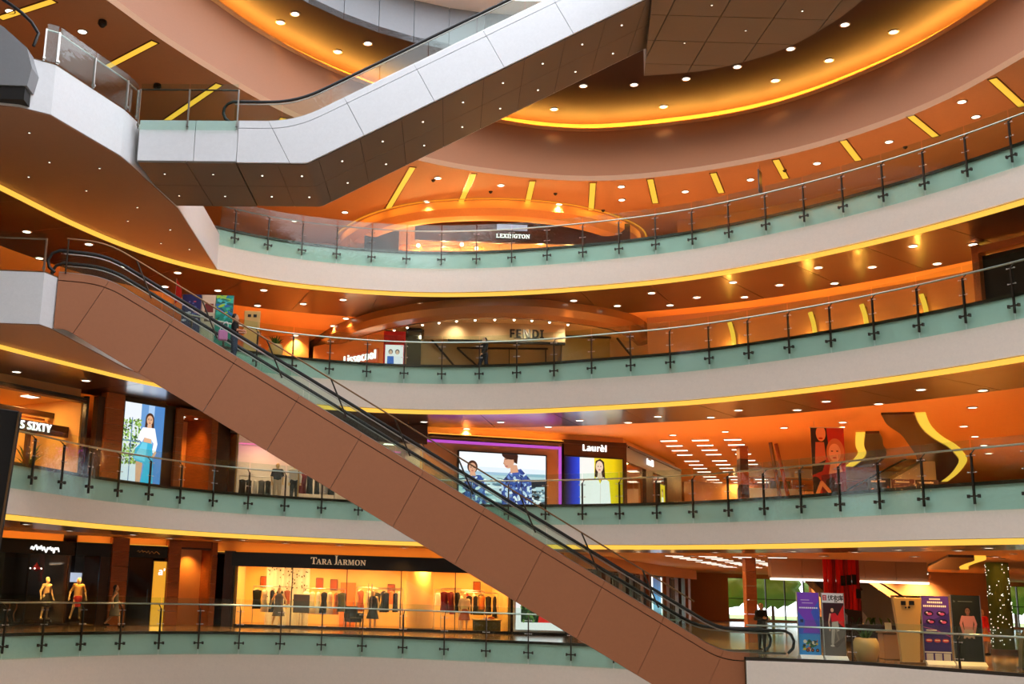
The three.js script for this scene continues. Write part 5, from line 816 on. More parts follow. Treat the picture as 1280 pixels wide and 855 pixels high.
  const d = thing('shelf_unit', 'dark brown shelf unit before the tan wall of the ground floor hall', 'shelf', [27.8, 0, -61]); part(d, 'carcass', merge([box(1.5, 0.05, 0.5, 0, 2.2, 0), box(0.05, 2.2, 0.5, -0.72, 1.1, 0), box(0.05, 2.2, 0.5, 0.72, 1.1, 0), box(1.5, 2.2, 0.04, 0, 1.1, -0.23)]), M.darkwood); for (const h of [0.1, 0.6, 1.1, 1.6]) part(d, 'shelf', box(1.4, 0.04, 0.46, 0, h, 0), M.wood);
  const cb = thing('planter_wall', 'low brown planter wall with clipped greenery in the ground floor hall', 'planter', [23.5, 0, -55]); part(cb, 'box', rbox(6, 0.8, 0.8, 0.03, 0, 0.4, 0), M.darkwood); for (let i = 0; i < 60; i++) { const x = rnd(-2.9, 2.9), z = rnd(-0.3, 0.3), a = rnd(0, 6.28); part(cb, 'leaf', leafGeo([x, 0.8, z], [x + 0.25 * Math.cos(a), 1.2, z + 0.25 * Math.sin(a)], 0.1), i % 2 ? M.leaf : M.leaf2); }
}
downlights(3.62, [[22, -62], [26, -70], [30, -76], [20.5, -68], [24, -79], [31, -62], [36, -70], [42, -78], [33, -84], [40, -60], [48, -70], [29, -58]], 'round downlight far back in the ground floor hall', 'far downlights of the ground floor hall', 170);
// wavy light coves on the hall ceilings: brown bands between two edges, an amber lit rim along one of them
function wave(A, B, y, rim, label, e = 8) {
  const a = plan(A), b = plan(B), pa = a.sub(0, a.L), pb = b.sub(0, b.L), g = structGroup('ceiling', label);
  part(g, 'wavy_band', plate([...pa.map((p) => [p.x, p.z]), ...pb.reverse().map((p) => [p.x, p.z])], y - 0.07, y + 0.03), M.soffit);
  const t = thing('cove_light', 'amber lit rim of the ' + label, 'light'), c = rim > 0 ? a : b, w = 0.38;
  part(t, 'diffuser', sweep(c.sub(0.1, c.L - 0.1), rim > 0 ? rect(-w, -0.02, y - 0.04, y + 0.01) : rect(0.02, w, y - 0.04, y + 0.01)), M.slot);
  for (let k = 1.5; k < c.L - 1; k += 4) { const p = c.at(k), r = new THREE.RectAreaLight(AMBER, e, 3.4, 0.4), [x, z] = off(p, -rim * 0.3); r.position.set(x, y - 0.06, z); r.lookAt(x, y - 1, z - 0.01); r.name = 'cove_glow'; t.add(r); }
}
wave([[20.0, -42.2], [21, -44.1], [22.2, -46.2], [23.9, -48.8], [25.6, -51.1], [27.2, -53.6], [28.7, -56.2], [30, -59.1], [31.5, -62.8], [33, -67]], [[18.9, -42.6], [20.3, -45.2], [21.9, -47.6], [23.6, -50.6], [24.6, -52.4], [25.8, -54.6], [27.2, -57.5], [28.4, -60.6], [29.4, -63.4], [30.5, -67]], 9.0, 1, 'broad wavy brown ceiling band of the second gallery hall', 5);
wave([[20.9, -47.4], [21.9, -49.4], [23, -51.8], [24.1, -54], [25.2, -57], [26, -60]], [[20.4, -47.6], [21.2, -49.6], [22.2, -52], [23.3, -54.4], [24.3, -57.4], [25.1, -60.4]], 8.98, -1, 'narrow wavy brown ceiling band of the second gallery hall', 3);
wave([[20.8, -40.2], [22.3, -43.1], [23.9, -46.9], [25.9, -51.4], [28.5, -56.5]], [[20.0, -40.4], [21.3, -43.6], [22.9, -47.4], [24.8, -52], [27.2, -57]], 3.6, 1, 'wavy brown ceiling band of the ground floor hall', 4);
downlights(3.62, Array.from({ length: 14 }, (_, i) => [21 + (i % 5) * 1.6 + (i % 2) * 0.5, -38 - Math.floor(i / 5) * 1.9 - (i % 3) * 0.4]), 'small downlight in the cluster on the right of the ground floor hall ceiling', 'clustered downlights of the ground floor hall', 30, 0.1);
{ // far parts of the second gallery hall
  const b = structGroup('wall_back', 'white parapet of the far balcony behind the red banner'); part(b, 'parapet', span(19.4, 27, 6.6, 7.8, -62.4, -62), M.white); part(b, 'ledge', span(19.4, 27, 5.3, 6.6, -62.4, -62.1), M.bulk); part(b, 'upper_band', span(19.4, 30, 8.5, 9.0, -63, -62.6), M.white); part(b, 'back_panel', span(19, 40, 5.3, 9, -72.4, -72), M.wallwarm); part(b, 'yellow_panel', span(22.4, 23.6, 7.8, 8.6, -66, -65.8), M.olive);
  const r = thing('handrail', 'grey handrail on the white parapet of the far balcony', 'railing'); part(r, 'rail', bar([19.4, 8.35, -62.2], [27, 8.35, -62.2], 0.03), M.steel); for (let i = 0; i < 6; i++) part(r, 'post', bar([19.6 + i * 1.4, 7.8, -62.2], [19.6 + i * 1.4, 8.35, -62.2], 0.025), M.steel);
  const e = thing('hall_escalator', 'pale grey escalator behind the red banner of the second gallery hall', 'escalator', [23.2, 5.3, -58]); part(e, 'truss', extr([[0, 0.6], [0.6, 0.2], [4.6, 2.6], [4.6, 3.7], [4.0, 3.6], [0, 1.3]], 1.2), M.fascia); part(e, 'handrail', bar([0, 2.0, 1.1], [4.2, 4.3, 1.1], 0.05), M.rubber); part(e, 'balustrade', extr([[0.1, 1.35], [0.1, 1.95], [4.1, 4.2], [4.1, 3.6]], 0.02).translate(0, 0, 1.1), M.glass);
  const pl = thing('counter', 'low tan counter wall behind the glass rail of the second gallery', 'counter', [21, 5.3, -49.5]); part(pl, 'body', rbox(5.5, 1.25, 0.5, 0.03, 0, 0.62, 0), M.bulk); part(pl, 'counter_top', rbox(5.6, 0.06, 0.6, 0.02, 0, 1.28, 0), M.bronze);
}
// ---------------------------------------------------------------- outer back wall with windows, garden outside
{
  const holes = [[27, 34.5, 0.15, 3.3], [44, 60, 0.15, 3.3]], wb = structGroup('wall_back', 'outer back wall of the mall');
  const s = new THREE.Shape([[XL, -7], [XR, -7], [XR, 26.2], [XL, 26.2]].map((p) => new THREE.Vector2(...p))); for (const [a, b, c, d] of holes) s.holes.push(new THREE.Path([[a, c], [b, c], [b, d], [a, d]].map((p) => new THREE.Vector2(...p))));
  part(wb, 'wall_panel', new THREE.ExtrudeGeometry(s, { depth: 0.4, bevelEnabled: false }).translate(0, 0, ZB - 0.4), M.wallwarm);
  holes.forEach(([a, b, c, d]) => {
    const w = structGroup('window', 'tall gridded window to the garden'), n = Math.round((b - a) / 1.5); for (let i = 0; i < n; i++) for (let j = 0; j < 2; j++) part(w, 'pane', span(a + (b - a) * i / n + 0.03, a + (b - a) * (i + 1) / n - 0.03, c + (d - c) * j / 2 + 0.03, c + (d - c) * (j + 1) / 2 - 0.03, ZB - 0.22, ZB - 0.2), M.shopglass);
    for (let i = 0; i <= n; i++) part(w, 'mullion', span(a + (b - a) * i / n - 0.04, a + (b - a) * i / n + 0.04, c, d, ZB - 0.28, ZB - 0.12), M.darksteel); for (let j = 0; j <= 2; j++) part(w, 'transom', span(a, b, c + (d - c) * j / 2 - 0.03, c + (d - c) * j / 2 + 0.03, ZB - 0.27, ZB - 0.13), M.darksteel);
  });
  struct('floor', span(XL, XR + 30, -0.4, -0.2, ZB - 40, ZB - 0.4), std('lawn', 0x7d9a4e, 0.9, { map: grainTex }), 'garden ground outside the windows');
  for (const [x, z, h] of [[29, -97, 4.6], [33.5, -99, 5.2], [37, -96, 4], [48, -98, 5], [55, -100, 5.6], [61, -97, 4.4]]) {
    const t = thing('garden_tree', 'leafy green tree in the garden outside the hall windows', 'tree', [x, -0.2, z], 0, 'garden trees outside'); part(t, 'trunk', cyl(0.16, 0.1, h * 0.5, 0, 0, 0, 8), M.darkwood);
    let g = new THREE.IcosahedronGeometry(h * 0.42, 5); g.deleteAttribute('uv'); g.deleteAttribute('normal'); g = mergeVertices(g); const p = g.attributes.position; for (let i = 0; i < p.count; i++) { const v = V(p.getX(i), p.getY(i), p.getZ(i)), k = 0.75 + 0.3 * noise(v.x * 2.3 + 20 + v.z, v.y * 2.3 + 20, 64) + 0.22 * noise(v.x * 7 + 30 + v.z * 5, v.y * 7 + 30, 64); p.setXYZ(i, v.x * k, v.y * k * 0.9 + h * 0.62, v.z * k); } g.computeVertexNormals(); part(t, 'crown', g, M.leaf2);
  }
}
// ---------------------------------------------------------------- things on the ground gallery by the escalator foot
function banner(x, z, w, h, tex, label, turn = 0) {
  const t = thing('banner_stand', label, 'banner', [x, 0, z], turn); part(t, 'panel', box(w, h, 0.03, 0, h / 2 + 0.1, 0), prt(tex, 0.4)); part(t, 'base', extr([[-0.25, 0], [0.3, 0], [0.12, 0.12], [-0.1, 0.12]], w).rotateY(-Math.PI / 2).translate(w / 2, 0, 0), M.white); part(t, 'frame', merge([box(0.025, h + 0.1, 0.05, -w / 2, h / 2 + 0.06, 0), box(0.025, h + 0.1, 0.05, w / 2, h / 2 + 0.06, 0)]), M.steel); return t;
}
const figureDraw = (x, cx, top, h, c) => { const r = h * 0.065; face(x, cx, top + r * 1.2, r, c.skin, c.hair, c.long ?? 0); fill(x, c.skin, [[cx - r * 0.35, top + r * 2], [cx + r * 0.35, top + r * 2], [cx + r * 0.5, top + r * 2.6], [cx - r * 0.5, top + r * 2.6]]); fill(x, c.top, [[cx - r * 1.7, top + r * 2.7], [cx + r * 1.7, top + r * 2.7], [cx + r * 1.25, top + h * 0.45], [cx - r * 1.25, top + h * 0.45]]); line(x, c.arm ?? c.top, r * 0.8, [[cx - r * 1.6, top + r * 3], [cx - r * 2.2, top + h * 0.33], [cx - r * (c.hand ?? 1.6), top + h * 0.5]]); line(x, c.arm ?? c.top, r * 0.8, [[cx + r * 1.6, top + r * 3], [cx + r * 2.2, top + h * 0.33], [cx + r * (c.hand ?? 1.6), top + h * 0.5]]); fill(x, c.bottom, [[cx - r * 1.3, top + h * 0.44], [cx + r * 1.3, top + h * 0.44], [cx + r * 1.7, top + h * (c.hem ?? 0.7)], [cx - r * 1.7, top + h * (c.hem ?? 0.7)]]); for (const s of [-1, 1]) line(x, c.leg ?? c.skin, r * 0.75, [[cx + s * r * 0.7, top + h * (c.hem ?? 0.7)], [cx + s * r * 0.8, top + h * 0.98]]); };
banner(14.25, -38.6, 0.72, 2.05, print(180, 512, (x, W, H) => {
  x.fillStyle = '#4a6ad8'; x.fillRect(0, 0, W, H); fill(x, '#8a4ad0', [[0, 0], [W, 0], [W, 60], [110, 160], [150, 260], [W, 330], [40, 330], [60, 230], [0, 150]]); x.fillStyle = '#3f9ae0'; x.fillRect(0, 340, W, H); x.fillStyle = '#f0d8f0'; x.font = 'bold 20px sans-serif'; x.fillRect(30, 60, 70, 5); x.fillRect(40, 84, 90, 5); x.fillStyle = '#ffffff'; for (let i = 0; i < 9; i++) x.fillRect(16 + i * 17, 120, 13, 12); x.fillStyle = '#2a2a5a'; x.fillRect(20, 220, 24, 26);
  for (let i = 0; i < 44; i++) ell(x, ['#1c4a2c', '#f0c030', '#e86a28', '#2c7a3c', '#20242c', '#f4e8d0'][i % 6], 20 + rnd() * 145, 395 + rnd() * 75, rnd(4, 16), rnd(4, 14)); for (const q of [70, 110, 150]) { ell(x, '#20242c', q, 470, 14, 14); ell(x, '#e86a28', q, 470, 6, 6); } ell(x, '#f4e8d0', 52, 400, 15, 15);
}), 'blue and violet banner stand with toy pictures beside the escalator foot', -0.1);
{
  const t = banner(15.0, -38.4, 0.72, 2.05, print(200, 540, (x, W, H) => {
    x.fillStyle = '#6a6460'; x.fillRect(0, 0, W, H); x.fillStyle = '#3c1420'; x.fillRect(0, 0, W, 290); x.fillStyle = '#c8c4bc'; x.fillRect(0, 80, 10, 460); x.fillStyle = '#ffffff'; x.fillRect(0, 0, W, 84); x.fillStyle = '#d01818'; x.fillRect(12, 18, 34, 46); x.fillStyle = '#f4dede'; x.fillRect(20, 26, 18, 8); x.fillRect(20, 40, 18, 6); x.fillRect(20, 52, 18, 6);
    // three large characters
    const k = (ox, ss) => ss.forEach((s) => line(x, '#18140f', 6, s.map(([a, b]) => [ox + a, 20 + b])));
    k(62, [[[8, 0], [0, 18]], [[5, 12], [5, 42]], [[14, 12], [38, 12]], [[25, 0], [24, 22], [12, 42]], [[29, 14], [29, 36], [40, 38]], [[34, 2], [38, 6]]]);
    k(108, [[[18, 0], [21, 6]], [[0, 10], [40, 10]], [[20, 12], [2, 30]], [[14, 20], [14, 42], [24, 36]], [[18, 16], [26, 32], [40, 42]], [[38, 16], [26, 26]]]);
    k(154, [[[18, 0], [21, 5]], [[4, 7], [40, 7]], [[5, 8], [0, 42]], [[12, 16], [38, 16]], [[24, 10], [14, 26], [38, 26]], [[8, 34], [40, 34]], [[26, 18], [26, 44]]]);
    x.fillStyle = '#18140f'; x.fillRect(118, 68, 10, 10); x.fillRect(132, 68, 10, 10);
    fill(x, '#e02020', [[W, 90], [W, 300], [118, 230]]); ell(x, '#1c1210', 96, 140, 20, 22); ell(x, '#e8bc9c', 92, 146, 14, 18); fill(x, '#e02030', [[74, 176], [120, 170], [140, 240], [84, 250]]); line(x, '#e8bc9c', 13, [[72, 180], [58, 250], [64, 320]]); line(x, '#e02030', 13, [[120, 180], [150, 220]]); fill(x, '#c8c0b8', [[84, 250], [140, 240], [150, 320], [126, 330], [112, 300], [96, 430], [72, 430]]); line(x, '#b8b0a4', 20, [[100, 330], [84, 440]]); line(x, '#8a8078', 16, [[118, 320], [140, 400], [110, 430]]); ell(x, '#d8d0c8', 82, 450, 20, 8); fill(x, '#55504c', [[90, 440], [190, 370], [196, 390], [120, 470]]);
  }), 'red dancer banner stand with white headboard and three black characters', -0.1);
}
banner(17.95, -37.4, 0.86, 2.05, print(200, 480, (x, W, H) => {
  x.fillStyle = '#3a2a8a'; x.fillRect(0, 0, W, H); fill(x, '#5a3aa8', [[0, 0], [W, 0], [W, 120], [0, 210]]); x.fillStyle = '#ffffff'; x.fillRect(60, 18, 80, 10); for (let i = 0; i < 8; i++) x.fillRect(44 + i * 14, 40, 11, 14); for (let i = 0; i < 12; i++) x.fillRect(14 + i * 14, 68, 10, 14); for (const [a, b] of [[50, 130], [140, 130], [60, 190], [150, 190]]) { ell(x, '#1c1640', a, b, 34, 20); ell(x, '#c85a9a', a + 6, b + 3, 18, 10); ell(x, '#e8d8f4', a - 12, b - 6, 8, 6); } line(x, '#d060c0', 5, [[0, 230], [90, 250], [W, 300]]); x.fillStyle = '#ffffff'; x.fillRect(24, 250, 76, 8); x.fillRect(60, 266, 60, 6); for (let i = 0; i < 3; i++) { ell(x, '#d03040', 40 + i * 60, 330, 24, 14); x.fillStyle = '#f4d8d0'; x.fillRect(24 + i * 60, 324, 34, 8); } x.fillStyle = '#e4e0ea'; x.fillRect(0, 410, W, 10); for (let i = 0; i < 3; i++) { x.fillStyle = '#d8d0d8'; x.fillRect(14 + i * 62, 424, 50, 50); }
}), 'purple notice banner stand with rows of small pictures', -0.12);
banner(18.85, -37.2, 0.9, 2.1, print(220, 512, (x, W, H) => { x.fillStyle = '#1e2420'; x.fillRect(0, 0, W, H); x.fillStyle = '#9aa49c'; x.font = '20px serif'; x.fillText('le', 16, 54); x.fillRect(52, 46, 110, 3); figureDraw(x, 120, 90, 390, { skin: '#7a5a50', hair: '#181412', top: '#c88a92', bottom: '#b8a8a8', arm: '#c88a92', hem: 0.62, leg: '#26282a' }); }), 'black fashion banner stand with a woman in pink', -0.12);
{
  const k = thing('information_kiosk', 'beige waisted information kiosk with two dark pictograms', 'kiosk', [16.95, 0, -37.3], -0.1);
  const R = [], L = []; for (let i = 0; i <= 16; i++) { const y = 0.06 + i / 16 * 2.0, hw = 0.27 + 0.17 * (y / 2.06) ** 1.5; R.push([hw, y]); L.unshift([-hw, y]); }
  part(k, 'body', extr([...R, ...L], 0.16, 0.015), M.gold); part(k, 'pictogram', merge([box(0.15, 0.13, 0.02, -0.13, 1.9, 0.18), box(0.16, 0.13, 0.02, 0.13, 1.91, 0.18), box(0.05, 0.05, 0.02, -0.06, 1.76, 0.18), box(0.07, 0.05, 0.02, 0.04, 1.77, 0.18)]), M.black); part(k, 'base', box(0.8, 0.06, 0.5, 0, 0.03, 0.08), M.bronze);
  potPlant([15.75, 0, -37.7], 'large round gold pot with dark spiky plant between banner and kiosk', 0.38, 0.75, 0.8);
  const k2 = thing('information_kiosk', 'dark green rounded kiosk at the right end of the glass rail', 'kiosk', [20.5, 0, -36.3], -0.3); part(k2, 'body', extr([[-0.5, 0.05], [0.6, 0.05], [0.6, 1.3], [-0.2, 1.3], [-0.38, 1.0], [-0.45, 0.6]], 0.5, 0.03), std('greenpanel', 0x4a5236, 0.4)); part(k2, 'base', box(1.2, 0.05, 0.7, 0.05, 0.025, 0.25), M.black);
  const g = thing('glitter_column', 'round green column wrapped in tiny lights in the ground floor hall', 'column', [24.7, 0, -46]); part(g, 'shaft', new THREE.CylinderGeometry(0.42, 0.42, 3.58, 24).translate(0, 1.79, 0), std('garland', 0x5a6a34, 0.9)); part(g, 'base_ring', new THREE.CylinderGeometry(0.5, 0.5, 0.2, 24).translate(0, 0.1, 0), M.bronze);
  const dots = merge(Array.from({ length: 140 }, () => { const a = rnd(0, 6.28); return new THREE.IcosahedronGeometry(0.018, 0).translate(0.43 * Math.cos(a), rnd(0.3, 3.5), 0.43 * Math.sin(a)); })); part(g, 'fairy_lights', dots, M.lenssmall).userData.kind = 'stuff';
  const st = thing('newsstand', 'low cream information desk with brochures behind the banners', 'desk', [18.2, 0, -39.6], -0.1); part(st, 'body', rbox(2.2, 0.85, 0.6, 0.03, 0, 0.43, 0), M.bulk); part(st, 'desk_top', rbox(2.3, 0.05, 0.7, 0.02, 0, 0.88, 0), M.bronze); for (let i = 0; i < 4; i++) part(st, 'brochure', box(0.22, 0.3, 0.02, -0.8 + i * 0.5, 1.06, 0.1).rotateX(-0.15), M.white);
}
// red banner with two women hanging in the second gallery hall
{
  const t = thing('hanging_banner', 'tall orange red hanging banner with two women faces', 'banner', [17.8, 5.3, -45.2], -0.12);
  part(t, 'panel', box(1.3, 3.0, 0.03, 0, 1.95, 0), prt(print(230, 512, (x, W, H) => {
    x.fillStyle = '#b8281c'; x.fillRect(0, 0, W, H); fill(x, '#20100c', [[0, 0], [110, 0], [120, 150], [70, 300], [0, 330]]); ell(x, '#e8a070', 70, 40, 34, 54); ell(x, '#b81818', 68, 74, 16, 6); fill(x, '#c86a48', [[30, 100], [90, 100], [100, 220], [20, 260]]); ell(x, '#c87a4a', 165, 170, 62, 96); ell(x, '#f0b488', 160, 172, 42, 62); for (const s of [-1, 1]) ell(x, '#2a1410', 160 + s * 18, 162, 8, 4); ell(x, '#b81818', 158, 208, 14, 5); fill(x, '#e8a878', [[130, 230], [190, 230], [215, 330], [110, 330]]); fill(x, '#7a1c24', [[60, 330], [230, 300], [230, 512], [60, 512]]); fill(x, '#2a1414', [[90, 360], [140, 340], [200, 470], [160, 512], [90, 512]]); ell(x, '#20100c', 20, 400, 40, 60); line(x, '#e8a878', 26, [[10, 500], [60, 380], [110, 440]]);
  }), 0.5)); part(t, 'rod', merge([bar([-0.68, 3.46, 0], [0.68, 3.46, 0], 0.025), bar([-0.5, 3.46, 0], [-0.5, 3.72, 0], 0.008), bar([0.5, 3.46, 0], [0.5, 3.72, 0], 0.008)]), M.steel);
  [['dark blue picture board', 20.4, '#242a44'], ['dull red picture board', 21.4, '#5a2430'], ['black and red portrait board', 22.4, '#3a1c1c']].forEach(([l, x, c]) => { const b = thing('poster_board', l + ' standing behind the glass rail of the second gallery', 'poster', [x, 5.3, -46.6], -0.2); part(b, 'panel', box(0.9, 1.5, 0.04, 0, 0.85, 0), prt(print(64, 108, (g, W, H) => { g.fillStyle = c; g.fillRect(0, 0, W, H); for (let i = 0; i < 16; i++) ell(g, ['#8a5a5a', '#c08a70', '#1a1a22', '#5a6a9a'][i % 4], rnd(6, 58), rnd(20, 96), rnd(3, 10), rnd(3, 10)); g.fillStyle = '#d8c8b8'; g.fillRect(10, 6, 40, 5); }), 0.5)); part(b, 'foot', box(0.9, 0.05, 0.4, 0, 0.025, 0), M.steel); });
}
// small ceiling fittings
for (const [x, z, l] of [[-10.2, -35.1, 'dark dome camera on the top gallery ceiling by the upper landing'], [-9.3, -40, 'dark dome camera on the top gallery ceiling between two slot lights']]) {
  const t = thing('dome_camera', l, 'camera', [x, 20.5, z]); part(t, 'housing', cyl(0.16, 0.14, 0.12, 0, -0.12, 0, 18), M.darksteel); part(t, 'dome', new THREE.SphereGeometry(0.13, 16, 8, 0, 6.2832, Math.PI / 2, Math.PI / 2).translate(0, -0.12, 0), M.black);
}
{
  const t = thing('blade_sign', 'thin dark blade sign hanging from the top gallery ceiling', 'sign', [15.95, 20.5, -46.5], 1.0); part(t, 'panel', rbox(0.5, 1.05, 0.05, 0.01, 0, -0.75, 0), M.black); for (const q of [-0.15, 0.15]) part(t, 'rod', bar([q, -0.25, 0], [q, 0, 0], 0.012, 6), M.steel);
  const s = thing('smoke_detector', 'small dark smoke detector on the top gallery ceiling', 'detector', [4.5, 20.5, -50.8], 0, 'smoke detectors of the top gallery'); part(s, 'body', cyl(0.07, 0.1, 0.07, 0, -0.07, 0, 14), M.darksteel); part(s, 'cap', cyl(0.035, 0.05, 0.03, 0, -0.1, 0, 12), M.black);
  for (const [x, z] of [[1.7, -49.5], [7.6, -50.8], [10.3, -53], [17.2, -46.9], [21.2, -43.9]]) copy(s, [x, 20.5, z]);
}
// ---------------------------------------------------------------- people and mannequins: smooth bodies from tapered bones
function meshField(bones, lo, hi, cell, k = 0.03, cutY = null) {
  const c = [0, 1, 2].map((i) => (lo[i] + hi[i]) / 2), H = Math.max(...[0, 1, 2].map((i) => hi[i] - lo[i])) / 2 + cell * 2, n = Math.ceil(2 * H / cell), mc = new MarchingCubes(n, M.white, false, false, 60000);
  mc.isolation = 0; const half = n / 2, f = mc.field; f.fill(-1);
  const B = bones.map(([a, b, r0, r1, sx = 1, sz = 1]) => ({ a, d: [b[0] - a[0], b[1] - a[1], b[2] - a[2]], r0, r1, sx, sz, l: (b[0] - a[0]) ** 2 + (b[1] - a[1]) ** 2 + (b[2] - a[2]) ** 2 }));
  const rng = (i) => [Math.max(1, Math.floor((lo[i] - c[i]) / H * half + half) - 1), Math.min(n - 2, Math.ceil((hi[i] - c[i]) / H * half + half) + 1)], X = rng(0), Y = rng(1), Z = rng(2);
  for (let z = Z[0]; z <= Z[1]; z++) for (let y = Y[0]; y <= Y[1]; y++) for (let x = X[0]; x <= X[1]; x++) {
    const p = [(x - half) / half * H + c[0], (y - half) / half * H + c[1], (z - half) / half * H + c[2]]; let acc = 0;
    for (const o of B) { const qx = p[0] - o.a[0], qy = p[1] - o.a[1], qz = p[2] - o.a[2]; let t = o.l ? (qx * o.d[0] + qy * o.d[1] + qz * o.d[2]) / o.l : 0; t = t < 0 ? 0 : t > 1 ? 1 : t; const d = Math.hypot((qx - o.d[0] * t) / o.sx, qy - o.d[1] * t, (qz - o.d[2] * t) / o.sz) - (o.r0 + (o.r1 - o.r0) * t); if (d < 0.3) acc += Math.exp(-d / k); }
    let d = acc > 0 ? -k * Math.log(acc) : 0.3; if (cutY !== null) d = Math.max(d, cutY - p[1]);
    f[x + y * n + z * n * n] = -d;
  }
  mc.update(); const N = mc.count, pos = new Float32Array(N * 3), nor = new Float32Array(N * 3);
  for (let i = 0; i < N; i++) for (let j = 0; j < 3; j++) { pos[i * 3 + j] = mc.positionArray[i * 3 + j] * H + c[j]; nor[i * 3 + j] = mc.normalArray[i * 3 + j]; }
  const g = new THREE.BufferGeometry(); g.setAttribute('position', new THREE.BufferAttribute(pos, 3)); g.setAttribute('normal', new THREE.BufferAttribute(nor, 3)); g.setAttribute('uv', new THREE.BufferAttribute(new Float32Array(N * 2), 2)); return g;
}
const boundsOf = (b, m = 0.05) => { const lo = [9, 9, 9], hi = [-9, -9, -9]; for (const [p, q, r0, r1, sx = 1, sz = 1] of b) for (const v of [p, q]) [0, 1, 2].forEach((i) => { const r = Math.max(r0, r1) * (i === 0 ? sx : i === 2 ? sz : 1); lo[i] = Math.min(lo[i], v[i] - r - m); hi[i] = Math.max(hi[i], v[i] + r + m); }); return [lo, hi]; };
const field = (b, cell, k, cutY) => meshField(b, ...boundsOf(b), cell, k, cutY);
function hand(w, dir, side) {                  // palm, four unequal fingers and a thumb, slightly curled
  const D = V(...dir).normalize(), S = D.clone().cross(V(0, 0, 1)).normalize().multiplyScalar(side), N = D.clone().cross(S).normalize(), P = (a, b, c) => [w[0] + D.x * a + S.x * b + N.x * c, w[1] + D.y * a + S.y * b + N.y * c, w[2] + D.z * a + S.z * b + N.z * c], o = [[P(0, 0, 0), P(0.075, 0, 0), 0.024, 0.03, 1, 1]];
  [[-0.028, 0.066], [-0.009, 0.076], [0.011, 0.07], [0.029, 0.054]].forEach(([b, l]) => { o.push([P(0.08, b, 0), P(0.08 + l * 0.55, b * 1.1, 0.008), 0.0095, 0.009], [P(0.08 + l * 0.55, b * 1.1, 0.008), P(0.08 + l * 0.92, b * 1.1, 0.026), 0.009, 0.008]); });
  o.push([P(0.025, -0.026, 0.005), P(0.055, -0.055, 0.016), 0.012, 0.01], [P(0.055, -0.055, 0.016), P(0.085, -0.06, 0.028), 0.01, 0.0085]); return field(o, 0.006, 0.004);
}
const skinM = std('skin', 0xc99877, 0.6), mannM = std('mannequin', 0xe8c48a, 0.4), hairM = std('hair', 0x17110e, 0.6), eyeM = std('eye', 0x1a1412, 0.3);
const POSE = {
  stand: { kn: [[-0.1, 0.5, 0.02], [0.1, 0.5, 0.02]], an: [[-0.11, 0.08, -0.02], [0.11, 0.08, -0.02]], el: [[-0.25, 1.12, -0.03], [0.25, 1.12, -0.03]], wr: [[-0.24, 0.87, 0.06], [0.24, 0.87, 0.06]] },
  walk: { kn: [[-0.1, 0.52, 0.16], [0.1, 0.5, -0.04]], an: [[-0.1, 0.09, 0.24], [0.1, 0.14, -0.34]], el: [[-0.25, 1.13, -0.13], [0.25, 1.13, 0.06]], wr: [[-0.24, 0.9, -0.08], [0.24, 0.93, 0.24]] },
  hold: { kn: [[-0.1, 0.5, 0.03], [0.1, 0.5, 0.0]], an: [[-0.12, 0.08, 0], [0.12, 0.08, -0.04]], el: [[-0.25, 1.12, 0.0], [0.25, 1.12, 0.0]], wr: [[-0.12, 1.14, 0.24], [0.14, 1.12, 0.24]] },
  model: { kn: [[-0.15, 0.5, 0.05], [0.11, 0.5, 0.02]], an: [[-0.26, 0.08, 0.05], [0.13, 0.08, -0.02]], el: [[-0.3, 1.12, -0.04], [0.3, 1.12, -0.04]], wr: [[-0.36, 0.9, 0.06], [0.33, 0.88, 0.05]] },
};
const cache = {};
function bodyOf(kind) {
  if (cache[kind]) return cache[kind];
  const P = POSE[kind], hip = [[-0.09, 0.9, 0], [0.09, 0.9, 0]], sh = [[-0.17, 1.36, 0], [0.17, 1.36, 0]];
  const torso = [[[0, 0.95, 0], [0, 1.1, 0], 0.13, 0.115, 1.15, 0.85], [[0, 1.1, 0], [0, 1.3, 0], 0.115, 0.13, 1.2, 0.85], [sh[0], sh[1], 0.06, 0.06], [[0, 1.34, -0.01], [0, 1.46, 0.01], 0.055, 0.045]];
  const head = [[[0, 1.52, 0.03], [0, 1.61, 0.0], 0.068, 0.085, 0.95, 1.05], [[0, 1.555, 0.095], [0, 1.535, 0.108], 0.012, 0.014], [[-0.08, 1.555, 0], [-0.085, 1.535, 0], 0.016, 0.012, 0.6, 1], [[0.08, 1.555, 0], [0.085, 1.535, 0], 0.016, 0.012, 0.6, 1], [[0, 1.48, 0.06], [0, 1.485, 0.07], 0.025, 0.02]];
  const leg = (i) => [[hip[i], P.kn[i], 0.088, 0.056], [P.kn[i], P.an[i], 0.058, 0.036], [[P.an[i][0], P.an[i][1] - 0.035, P.an[i][2] - 0.02], [P.an[i][0] * 1.1, P.an[i][1] - 0.05, P.an[i][2] + 0.15], 0.036, 0.028]];
  const arm = (i) => [[sh[i], P.el[i], 0.05, 0.04], [P.el[i], P.wr[i], 0.04, 0.027]];
  const dir = (i) => [P.wr[i][0] - P.el[i][0], P.wr[i][1] - P.el[i][1], P.wr[i][2] - P.el[i][2]];
  const b = { skin: merge([field([...torso, ...head, ...leg(0), ...leg(1), ...arm(0), ...arm(1)], 0.02, 0.018), hand(P.wr[0], dir(0), 1), hand(P.wr[1], dir(1), -1)]), P, torso, leg, arm, hip, sh, head };
  return (cache[kind] = b);
}
const infl = (bones, d) => bones.map(([a, b, r0, r1, sx, sz]) => [a, b, r0 + d, r1 + d, sx, sz]);
const GEO = {};
const memo = (k, f) => (GEO[k] ??= f());
